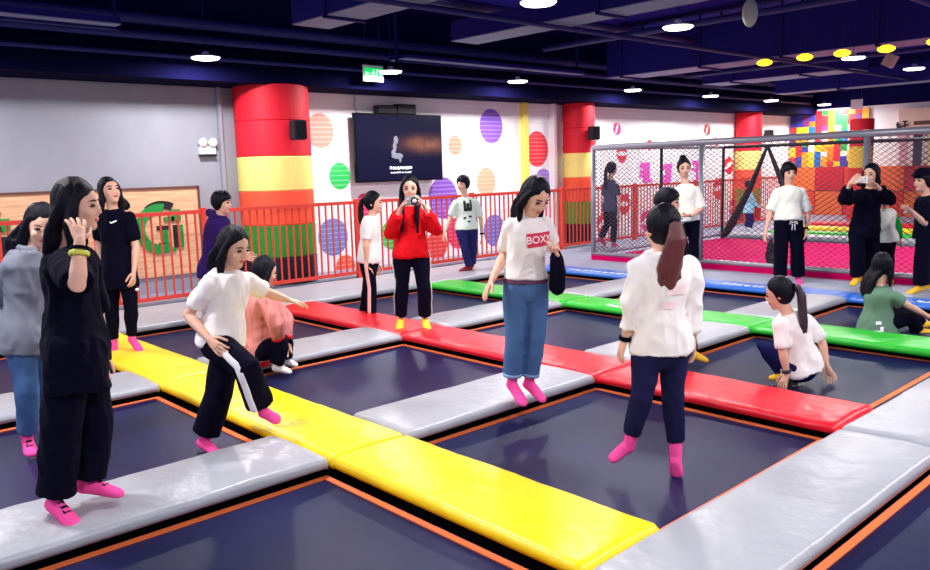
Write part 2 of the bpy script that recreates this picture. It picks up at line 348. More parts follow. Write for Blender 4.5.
# ------------------------------------------------------------ railing sections
def railing(y0, y1, label, bars=True):
    L = y1 - y0; t = thing('railing', label, 'railing', (-10.2, y0, 0), 'railing sections along the wall')
    for z in (.07, 1.15):
        bm = bmesh.new(); box(bm, -.02, .02, 0.03, L - .037, z - .025, z + .025); part('top_rail' if z > 1 else 'bottom_rail', bm, M['rail'], t)
    bm = bmesh.new(); box(bm, -.035, .035, -.035, .035, -.01, 1.2); box(bm, -.05, .05, -.034, .034, -.01, .004); part('post', bm, M['rail'], t)
    n = int(L / .112); me = None
    for i in range(1, n):
        if me is None:
            bm = bmesh.new(); box(bm, -.009, .009, -.011, .011, .09, 1.13); me = part('bar', bm, M['rail'], t); me.location = (0, L * i / n, 0)
        else:
            o = me.copy(); COL.objects.link(o); o.parent = t; o.location = (0, L * i / n, 0)
for y0, y1, lab in ((-.2, 2.25, 'leftmost red railing section, left of the woman in grey'), (2.25, 4.7, 'red railing section in front of the wooden sign board'), (4.7, 7.17, 'red railing section in front of the big banded column'), (7.17, 9.6, 'red railing section under the television'), (9.6, 12.0, 'red railing section behind the woman in the white box-print tee'), (12.0, 14.4, 'red railing section just inside the left end of the net cage view'), (14.4, 16.8, 'red railing section behind the netting and below the magenta characters'), (16.8, 19.2, 'red railing section behind the net cage, right of the characters'), (19.2, 21.6, 'farthest red railing section behind the netting')):
    railing(y0, y1, lab)
# ------------------------------------------------------------ pads
def pad_mesh(L, W, T, seed):
    """cushion L along x, W along y, top at z=0"""
    bm = bmesh.new(); r = .038; prof = []
    for a in (180, 150, 120, 100, 90): prof.append((-W/2 + r + r * math.cos(math.radians(a)), -r + r * math.sin(math.radians(a))))
    top = [prof[-1][0] + (W - 2*r) * i / 8 for i in range(1, 8)]
    prof += [(y, 0) for y in top]
    for a in (90, 80, 60, 30, 0): prof.append((W/2 - r + r * math.cos(math.radians(a)), -r + r * math.sin(math.radians(a))))
    prof = [(-W/2 + .005, -T)] + prof + [(W/2 - .005, -T)]
    n = 56; P = []
    for i in range(n + 1):
        x = L * i / n - L/2; e = min(x + L/2, L/2 - x); k = 1 if e > .03 else .965 + .035 * math.sqrt(max(0, 1 - (1 - e/.03) ** 2)); dz = 0 if e > .03 else -.014 * (1 - e/.03) ** 2
        row = []
        for y, z in prof:
            nzv = noise.noise(V((x * 3 + seed * 7, y * 2.2, seed))) * .006 + noise.noise(V((x * 11 + y * 5 + seed, y * 3, seed))) * .0022
            puff = .010 * (1 - (2 * y / W) ** 2)
            row.append(bm.verts.new((x, y * k, z + dz + (nzv + puff if z > -.03 else 0))))
        P.append(row)
    for i in range(n):
        for j in range(len(prof)):
            j2 = (j + 1) % len(prof); bm.faces.new((P[i][j], P[i][j2], P[i+1][j2], P[i+1][j]))
    bm.faces.new(P[0]); bm.faces.new(list(reversed(P[-1])))
    return bm
PADN = [0]
def pad(x0, x1, y0, y1, m, label, group, along):
    PADN[0] += 1; t = thing('foam_pad', label, 'pad', ((x0 + x1)/2, (y0 + y1)/2, 0), group)
    L, W = (x1 - x0, y1 - y0) if along == 'x' else (y1 - y0, x1 - x0)
    bm = pad_mesh(L, W, .06, PADN[0])
    if along == 'y': bmesh.ops.rotate(bm, cent=(0, 0, 0), matrix=Matrix.Rotation(math.pi/2, 3, 'Z'), verts=bm.verts[:])
    part('vinyl_cover', bm, m, t, True)
    bm = bmesh.new(); box(bm, -(x1-x0)/2 + .12, (x1-x0)/2 - .12, -(y1-y0)/2 + .12, (y1-y0)/2 - .12, -.74, -.058); part('steel_frame_skirt', bm, M['skirt'], t)
    return t
XS = [(-9.2, -8.78), (-6.86, -6.2), (-4.42, -3.79), (-1.94, -1.36)]     # cross strips (constant x)
YS = [('yellow', 2.4, 2.97), ('red', 4.85, 5.44), ('green', 7.3, 7.86), ('blue', 9.58, 10.02)]
ROWS = {'yellow': ('leftmost length of the yellow pad, behind the woman in black by the railing', 'middle length of the yellow pad, behind the woman lifting her leg', 'front length of the yellow pad, running to the big silver pad'),
        'red': ('leftmost length of the red pad, beside the seated person in pink', 'middle length of the red pad, under the woman with the camera', 'right length of the red pad, behind the woman in the white sweatshirt'),
        'green': ('leftmost length of the green pad, in front of the man in the printed tee', 'middle length of the green pad, right behind the woman in jeans', 'right length of the green pad, behind the crouching woman in white'),
        'blue': ('leftmost length of the blue pad, beyond the far trampolines', 'middle length of the blue pad, in front of the left half of the net cage', 'right length of the blue pad, where people stand by the net cage')}
padobj = {}
for c, y0, y1 in YS:
    for k, (xa, xb) in enumerate(((-8.77, -6.205), (-6.2, -3.795), (-3.79, -1.945))):
        padobj[c, k] = pad(xa, xb, y0, y1, M[c], ROWS[c][k], c + ' pads', 'x')
for c, y0, y1, lab in (('yellow', 2.4, 2.97, 'short yellow length to the right of the big silver pad, past the picture edge'), ('red', 4.85, 5.44, 'short red length to the right of the big silver pad, past the picture edge'), ('green', 7.3, 7.86, 'short green length to the right of the big silver pad, past the picture edge')): pad(-1.355, .6, y0, y1, M[c], lab, c + ' pads', 'x')
bl = YS[3]; pad(-1.94, .9, bl[1], bl[2], M['blue'], 'rightmost length of the blue pad at the frame edge', 'blue pads', 'x')
GN = [(-1.9, -.1), (.5, 2.395), (2.975, 4.845), (5.445, 7.295), (7.865, 9.575)]
WH = ['', 'in front of the yellow pad', 'between the yellow and red pads', 'between the red and green pads', 'between the green and blue pads']
CN = ['', 'left', 'middle', '']
for i, (y0, y1) in enumerate(GN):
    if i == 0: continue
    for k in (1, 2):
        lab = 'grey cross pad %s, the %s of two' % (WH[i], 'left' if k == 1 else 'right')
        if i == 1: lab = 'silver grey pad at the left edge behind the two women in front' if k == 1 else 'silver grey pad at the lower left that the woman in black stands on'
        if i == 2: lab = 'silver grey cross pad beside the seated person in pink' if k == 1 else 'silver grey cross pad under the feet of the woman in jeans'
        if i == 3: lab = 'silver grey cross pad between the red sweatshirt woman and the jeans woman' if k == 1 else 'silver grey cross pad behind the woman in the white sweatshirt'
        pad(XS[k][0], XS[k][1], y0, y1, M['grey'], lab, 'silver cross pads', 'y')
for (y0, y1, lab) in ((-1.5, 2.395, 'big silver pad at the bottom right corner, past the end of the yellow pad'), (2.4, 4.845, 'wide silver pad at the lower right, ending at the front edge of the red pad'), (4.85, 7.295, 'wide silver pad at the right edge beyond the end of the red pad'), (7.3, 9.575, 'wide silver pad far right beyond the green pad')):
    pad(-1.94, -1.36, y0, y1, M['grey'], lab, 'wide silver pads', 'y')
for (y0, y1, lab) in ((-.2, 2.4, 'pale grey padded walkway by the railing at the left edge'), (2.405, 4.8, 'pale grey padded walkway in front of the wooden sign board'), (4.805, 7.2, 'pale grey padded walkway in front of the big banded column'), (7.205, 10.02, 'pale grey padded walkway under the man in the printed tee')):
    pad(-10.13, -8.78, y0, y1, M['grey'], lab, 'padded walkways by the railing', 'y')
# lettering along the coloured pads (illegible in the photograph)
for key, x0, n, w, y, lab in ((('green', 1), -5.62, 9, .095, 7.39, 'white lettering'), (('blue', 0), -8.1, 9, .13, 9.68, 'white lettering'), (('blue', 1), -5.45, 8, .1, 9.68, 'white lettering'), (('blue', 2), -3.1, 5, .12, 9.7, 'white lettering')):
    p = padobj[key]; bm = bmesh.new(); glyphs(bm, n, w, .1, n + 3, V((x0 - p.location.x, y - p.location.y, .008)), V((1, 0, 0)), V((0, 1, 0)), .004, 0, 4, .2)
    tag(part('lettering', bm, M['whitem'], p), lab)
# ------------------------------------------------------------ trampoline beds
def bed(x0, x1, y0, y1, label):
    z = -.11; t = thing('trampoline_bed', label, 'trampoline', ((x0 + x1)/2, (y0 + y1)/2, z), 'trampoline beds'); hx, hy = (x1 - x0)/2, (y1 - y0)/2
    bm = bmesh.new(); n = 24
    G = [[bm.verts.new((-hx + 2*hx*i/n, -hy + 2*hy*j/n, -.025 * (1 - (2*i/n - 1) ** 2) * (1 - (2*j/n - 1) ** 2))) for j in range(n + 1)] for i in range(n + 1)]
    for i in range(n):
        for j in range(n): bm.faces.new((G[i][j], G[i+1][j], G[i+1][j+1], G[i][j+1]))
    r = bmesh.ops.extrude_face_region(bm, geom=bm.faces[:]); bmesh.ops.translate(bm, verts=[v for v in r['geom'] if isinstance(v, bmesh.types.BMVert)], vec=(0, 0, -.012))
    part('jumping_mat', bm, M['bed'], t, True)
    bm = bmesh.new(); a = .012; b = .02
    for (p, q, r_, s) in ((-hx + a, hx - a, -hy + a, -hy + a + 2*b), (-hx + a, hx - a, hy - a - 2*b, hy - a), (-hx + a, -hx + a + 2*b, -hy + a + 2*b, hy - a - 2*b), (hx - a - 2*b, hx - a, -hy + a + 2*b, hy - a - 2*b)): box(bm, p, q, r_, s, -.008, .004)
    part('orange_border', bm, M['orange'], t)
ybd = [(-1.6, -.12), (.5, 2.395), (3.05, 4.885), (5.52, 7.42), (7.93, 9.66)]
xbd = [(-8.82, -6.94), (-6.24, -4.5), (-3.82, -2.05), (-1.385, .55)]
BL = {(1, 0): 'black trampoline bed at the far left edge behind the woman in grey', (1, 1): 'black trampoline bed under the women at the left, in front of the yellow pad', (1, 2): 'black trampoline bed at the bottom of the picture, in front of the yellow pad', (1, 3): 'black trampoline bed at the bottom right corner, close below the silver pad',
      (2, 0): 'black trampoline bed behind the yellow pad and beside the walkway at the left', (2, 1): 'black trampoline bed behind the yellow pad, right of the seated person in pink', (2, 2): 'black trampoline bed under the woman in the white sweatshirt', (2, 3): 'black trampoline bed at the lower right edge, outside the big silver pad',
      (3, 0): 'black trampoline bed behind the red pad under the woman with striped trousers', (3, 1): 'black trampoline bed behind the red pad and behind the woman in jeans', (3, 2): 'black trampoline bed under the crouching woman in white', (3, 3): 'black trampoline bed past the right edge beside the crouching woman',
      (4, 0): 'farthest left black trampoline bed in front of the man in the printed tee', (4, 1): 'black trampoline bed between green and blue pads, left of the white sweatshirt', (4, 2): 'black trampoline bed under the seated woman in green', (4, 3): 'black trampoline bed past the right edge by the blue pad'}
for (j, i), lab in BL.items(): bed(xbd[i][0], xbd[i][1] + (.05 if (j, i) == (2, 2) else 0), ybd[j][0], ybd[j][1], lab)
# ------------------------------------------------------------ net cage
def net(bm, o, ux, uz, W, H, cw=.105, ch=.07, r=.0036, seed=0):
    k = ch / cw; D = H / k; nz_ = ux.cross(uz)
    def strand(u0, z0, u1, z1, off):
        if abs(u1 - u0) < .01: return
        p, q = o + ux*u0 + uz*z0 + nz_*off, o + ux*u1 + uz*z1 + nz_*off
        d = (q - p).normalized(); s = d.cross(nz_).normalized()
        R = [(p, s*r, nz_*r), (q, s*r, nz_*r)]; loft(bm, R, 4)
    s = -D
    while s < W:
        a, b = max(0, s), min(W, s + D)
        if b > a: strand(a, (a - s) * k, b, (b - s) * k, .003); strand(W - a, (a - s) * k, W - b, (b - s) * k, -.003)
        s += cw
CY, CX0, CX1 = 11.02, -8.66, 1.2
t = thing('net_cage', 'big cage of grey steel tubes and diamond netting at the back right', 'cage', (CX0, CY, 0))
H0, H1 = .1, 1.9
def tb(bm, p, q, r=.035): tube(bm, [p, q], r, 10)
bm = bmesh.new(); tb(bm, V((0, 0, H1)), V((9.8, 0, H1 + .05)), .05); part('top_tube', bm, M['steel'], t, True)
bm = bmesh.new(); tb(bm, V((0, 0, H0)), V((9.8, 0, H0)), .04); part('bottom_tube', bm, M['steel'], t, True)
for x in (0, 2.07, 4.47, 6.9, 9.5):
    bm = bmesh.new(); tb(bm, V((x, 0, .0)), V((x, 0, H1 + .0)), .042); part('post', bm, M['steel'], t, True)
bm = bmesh.new(); box(bm, 0, 9.8, -.06, .0, -.004, .075); part('kick_board', bm, M['magenta'], t)
SD = 4.3
for z, nm in ((H1, 'side_top_tube'), (H0, 'side_bottom_tube')):
    bm = bmesh.new(); tb(bm, V((0, 0, z)), V((0, SD, z)), .03); part(nm, bm, M['steel'], t, True)
for y in (2.05, SD):
    bm = bmesh.new(); tb(bm, V((0, y, 0)), V((0, y, H1)), .03); part('post', bm, M['black'], t, True)
bm = bmesh.new(); tb(bm, V((0, SD, H1)), V((9.8, SD, H1)), .035); part('back_top_tube', bm, M['black'], t, True)
bm = bmesh.new(); net(bm, V((0, 0, H0)), V((1, 0, 0)), V((0, 0, 1)), 9.8, H1 - H0 + .02); part('front_net', bm, M['net'], t)
bm = bmesh.new(); net(bm, V((0, 0, H0)), V((0, 1, 0)), V((0, 0, 1)), SD, H1 - H0); part('side_net', bm, M['net'], t)
bm = bmesh.new(); net(bm, V((1.9, SD, H0)), V((1, 0, 0)), V((0, 0, 1)), 7.9, H1 - H0, .14, .1); part('back_net', bm, M['net'], t)
for pts in ([(.95, SD, H1), (.62, SD, 1.1), (.25, SD - .05, .35), (.1, SD - .05, .12)], [(.95, SD, H1), (1.3, SD, 1.1), (1.62, SD - .05, .35), (1.75, SD - .05, .1)]):
    bm = bmesh.new(); tube(bm, pts, [.03, .06, .09, .07], 10, cap=True); part('drawn_curtain', bm, M['black'], t, True)
bm = bmesh.new(); box(bm, .02, 9.8, .03, SD - .02, -.003, .035); tag(part('mat', bm, M['magenta'], t), 'magenta floor mat')
t = thing('black_bag', 'narrow black sack standing inside the net cage beside the woman in wide black trousers', 'bag', (-5.6, 11.3, .035))
bm = bmesh.new(); ell(bm, V((0, 0, .22)), V((.055, 0, 0)), V((0, .06, 0)), V((0, 0, .22))); ell(bm, V((0.01, 0, .12)), V((.075, 0, 0)), V((0, .08, 0)), V((0, 0, .12))); bm = fuse(bm, .02); folds(bm, .02, 8); part('sack', bm, M['black'], t, True)
# ------------------------------------------------------------ far hall beyond the cage
for (x0, x1, y0, y1, m, lab) in ((-8.3, 4, 16.6, 17.1, 'green', 'far green pad behind the net cage'), (-8.6, 4, 17.9, 18.4, 'yellow', 'far yellow pad behind the net cage'), (-8.9, 4, 15.7, 16.2, 'grey', 'far grey pad just behind the net cage'), (-8.6, 4, 19.3, 19.8, 'red', 'far red pad near the back wall')):
    bm = pad_mesh(x1 - x0, y1 - y0, .09, 3); 
    for v in bm.verts: v.co.z += .08
    tag(part('foam_pad', bm, M[m], None, True, ((x0 + x1)/2, (y0 + y1)/2, .02)), lab, 'pad', 'far pads')
rnd = random.Random(3); pal = [(236, 120, 30), (60, 60, 160), (40, 150, 70), (240, 200, 40), (214, 40, 50), (120, 50, 120), (240, 160, 40), (30, 110, 190), (245, 240, 230)]
pm = [mat('mosaic tile %d' % i, c, .4) for i, c in enumerate(pal)]
bm = bmesh.new()
for i in range(12):
    j = 0
    while j < 11:
        h = rnd.choice((1, 2, 2, 3)); h = min(h, 11 - j); x = -11.15 + i * .185
        box(bm, x, x + .18, -.066, -.004, 1.38 + j * .145, 1.38 + (j + h) * .145 - .004, rnd.choices(range(9), (6, 4, 4, 6, 5, 3, 4, 3, 2 + (5 if j < 5 else 0)))[0]); j += h
tag(part('mosaic_panel', bm, pm, None, False, (0, 23.6, 0)), 'colourful panel of toy-brick squares on the far wall', 'wall panel')
t = thing('padded_wall', 'orange and red padded wall behind the net cage at the far end', 'wall pads', (-11.1, 23.5, 0))
for i in range(14):
    bm = bmesh.new(); box(bm, i * .8, i * .8 + .78, -.08, .08, 0, .68 + .68 * (i % 1)); part('wall_pad', bm, mat('far pad %d' % (i % 3), ((226, 60, 40), (238, 110, 50), (206, 30, 44))[i % 3], .5), t)
    bm = bmesh.new(); box(bm, i * .8, i * .8 + .78, -.08, .08, .7, 1.36); part('wall_pad', bm, mat('far pad %d' % ((i + 1) % 3), ((226, 60, 40), (238, 110, 50), (206, 30, 44))[(i + 1) % 3], .5), t)
t = thing('shop_front', 'pale lit shop front with dark lettering at the far right', 'shop front', (-8.1, 23.4, 0))
bm = bmesh.new(); box(bm, .0, 9, -.05, .15, 2.27, 2.86); part('fascia', bm, mat('beige fascia', (246, 214, 196), .6), t)
bm = bmesh.new(); glyphs(bm, 2, .17, .2, 8, V((-.18 + .1, -.06, 2.45)), V((1, 0, 0)), V((0, 0, 1)), .01, 0, 5, .2); part('lettering', bm, M['black'], t)
bm = bmesh.new(); box(bm, .38, .9, -.07, -.02, 2.42, 2.52); box(bm, .9, 2, -.07, -.02, 2.44, 2.5); part('dark_strip', bm, M['woodedge'], t)
for i in range(12):
    bm = bmesh.new(); box(bm, .05 + i * .34, .05 + i * .34 + .2, -.05, .0, 1.36, 2.2); part('display_panel', bm, mat('display %d' % (i % 3), ((240, 190, 200), (60, 50, 70), (236, 220, 160))[i % 3], .5), t)
# ------------------------------------------------------------ ceiling services
def duct(name, label, cat, x0, x1, y0, y1, z0, z1, straps=(), under=True, along='x'):
    t = thing(name, label, cat, ((x0 + x1)/2, (y0 + y1)/2, z0)); hx, hy = (x1 - x0)/2, (y1 - y0)/2
    bm = bmesh.new(); box(bm, -hx, hx, -hy, hy, .012, z1 - z0); part('body', bm, M['ductside'], t)
    bm = bmesh.new(); box(bm, -hx, hx, -hy, hy, 0, .012); part('underside', bm, M['duct'], t)
    for s in straps:
        bm = bmesh.new(); X = s - (x0 + x1)/2 if along == 'x' else 0
        if along == 'x': box(bm, X - .02, X + .02, -hy - .03, -hy, -.02, 4.3 - z0); box(bm, X - .02, X + .02, hy, hy + .03, -.02, 4.3 - z0); box(bm, X - .02, X + .02, -hy - .03, hy + .03, -.03, .0)
        part('hanger_strap', bm, M['navy'], t)
duct('air_duct', 'flat grey-bottomed air duct at the top left, nearest the camera', 'duct', -8.3, 6, 5.06, 5.56, 3.3, 3.6, (-7.6, -6.2, -4, -2, 0))
duct('air_duct', 'grey-bottomed air duct crossing the ceiling behind the nearest round lamp', 'duct', -8.2, 6, 7.42, 7.9, 3.3, 3.55, (-5.75, -3.5, -1.2))
duct('air_duct', 'big deep navy air duct running across the right half of the ceiling', 'duct', -9.95, 6, 13.1, 13.8, 3.3, 4.1, (-9.6, -7.9, -6.4, -4.9, -3.4, -2))
duct('cable_tray', 'grey cable tray along the top of the left wall', 'cable tray', -9.7, -9.3, -3, 3.5, 3.3, 3.38, (-9.5,))
duct('cable_tray', 'grey cable tray hanging above the television', 'cable tray', -10.18, -9.78, 7.9, 12.2, 3.3, 3.36, (-9.98,))
duct('air_duct', 'short grey duct far back under the ceiling', 'duct', -9.7, -6.5, 16.2, 17.0, 3.3, 3.7, (-9, -7.5))
duct('air_duct', 'farthest grey duct under the ceiling at the right', 'duct', -9.5, 4, 19.2, 19.7, 3.2, 3.6, (-8, -6))
def pipe(p, q, r, label): 
    bm = bmesh.new(); c = (V(p) + V(q)) / 2; tube(bm, [V(p) - c, V(q) - c], r, 10); tag(part('pipe', bm, M['pipe'], None, True, c), label, 'pipe', 'ceiling pipes')
for a in (((-6.5, -6, 3.26), (-6.5, 20, 3.26), .028, 'thin pipe crossing under the ducts above the middle of the trampolines'), ((-10.355, -6, 3.16), (-10.355, 23, 3.16), .03, 'lowest pipe along the front of the navy soffit'), ((-10.3, -6, 3.38), (-10.3, 23, 3.38), .05, 'thicker pipe above the soffit edge'),
          ((-10.3, -6, 3.58), (-10.3, 23, 3.58), .07, 'thick navy pipe high along the wall'), ((-3.2, -2, 3.26), (-3.2, 22, 3.26), .03, 'thin pipe at the right of the ceiling'), ((-8.0, -2, 3.75), (-8.0, 13, 3.75), .06, 'pipe running high above the left trampolines'), ((-9.5, 10.75, 3.62), (5, 10.75, 3.62), .05, 'cross pipe behind the middle duct'), ((-9.5, 15.2, 3.4), (5, 15.2, 3.4), .04, 'cross pipe behind the deep navy duct')): pipe(*a)
def lamp(x, y, z, label, group, d=.34, power=1.0, ztop=4.31):
    t = thing('pendant_lamp', label, 'lamp', (x, y, z), group)
    bm = bmesh.new(); loft(bm, [(V((0, 0, h)), V((r, 0, 0)), V((0, r, 0))) for h, r in ((0, d/2), (.008, d/2 + .003), (.018, d/2 - .012), (.022, .05), (.07, .04), (.08, .02))], 28); part('shade', bm, M['white'], t, True)
    bm = bmesh.new(); loft(bm, [(V((0, 0, h)), V((r, 0, 0)), V((0, r, 0))) for h, r in ((-.02, d/2 - .03), (-.004, d/2 - .008), (.001, d/2 - .008))], 28); part('diffuser', bm, M['lampw'], t)
    bm = bmesh.new(); tube(bm, [(0, 0, .1), (0, 0, ztop - z)], .006, 6); part('suspension_rod', bm, M['navy'], t)
    l = bpy.data.lights.new('lamp_light', 'AREA'); l.shape = 'DISK'; l.size = d * .9; l.energy = power; l.color = (1, .97, .96)
    o = bpy.data.objects.new('lamp_light', l); COL.objects.link(o); o.location = (0, 0, -.025); o.parent = t
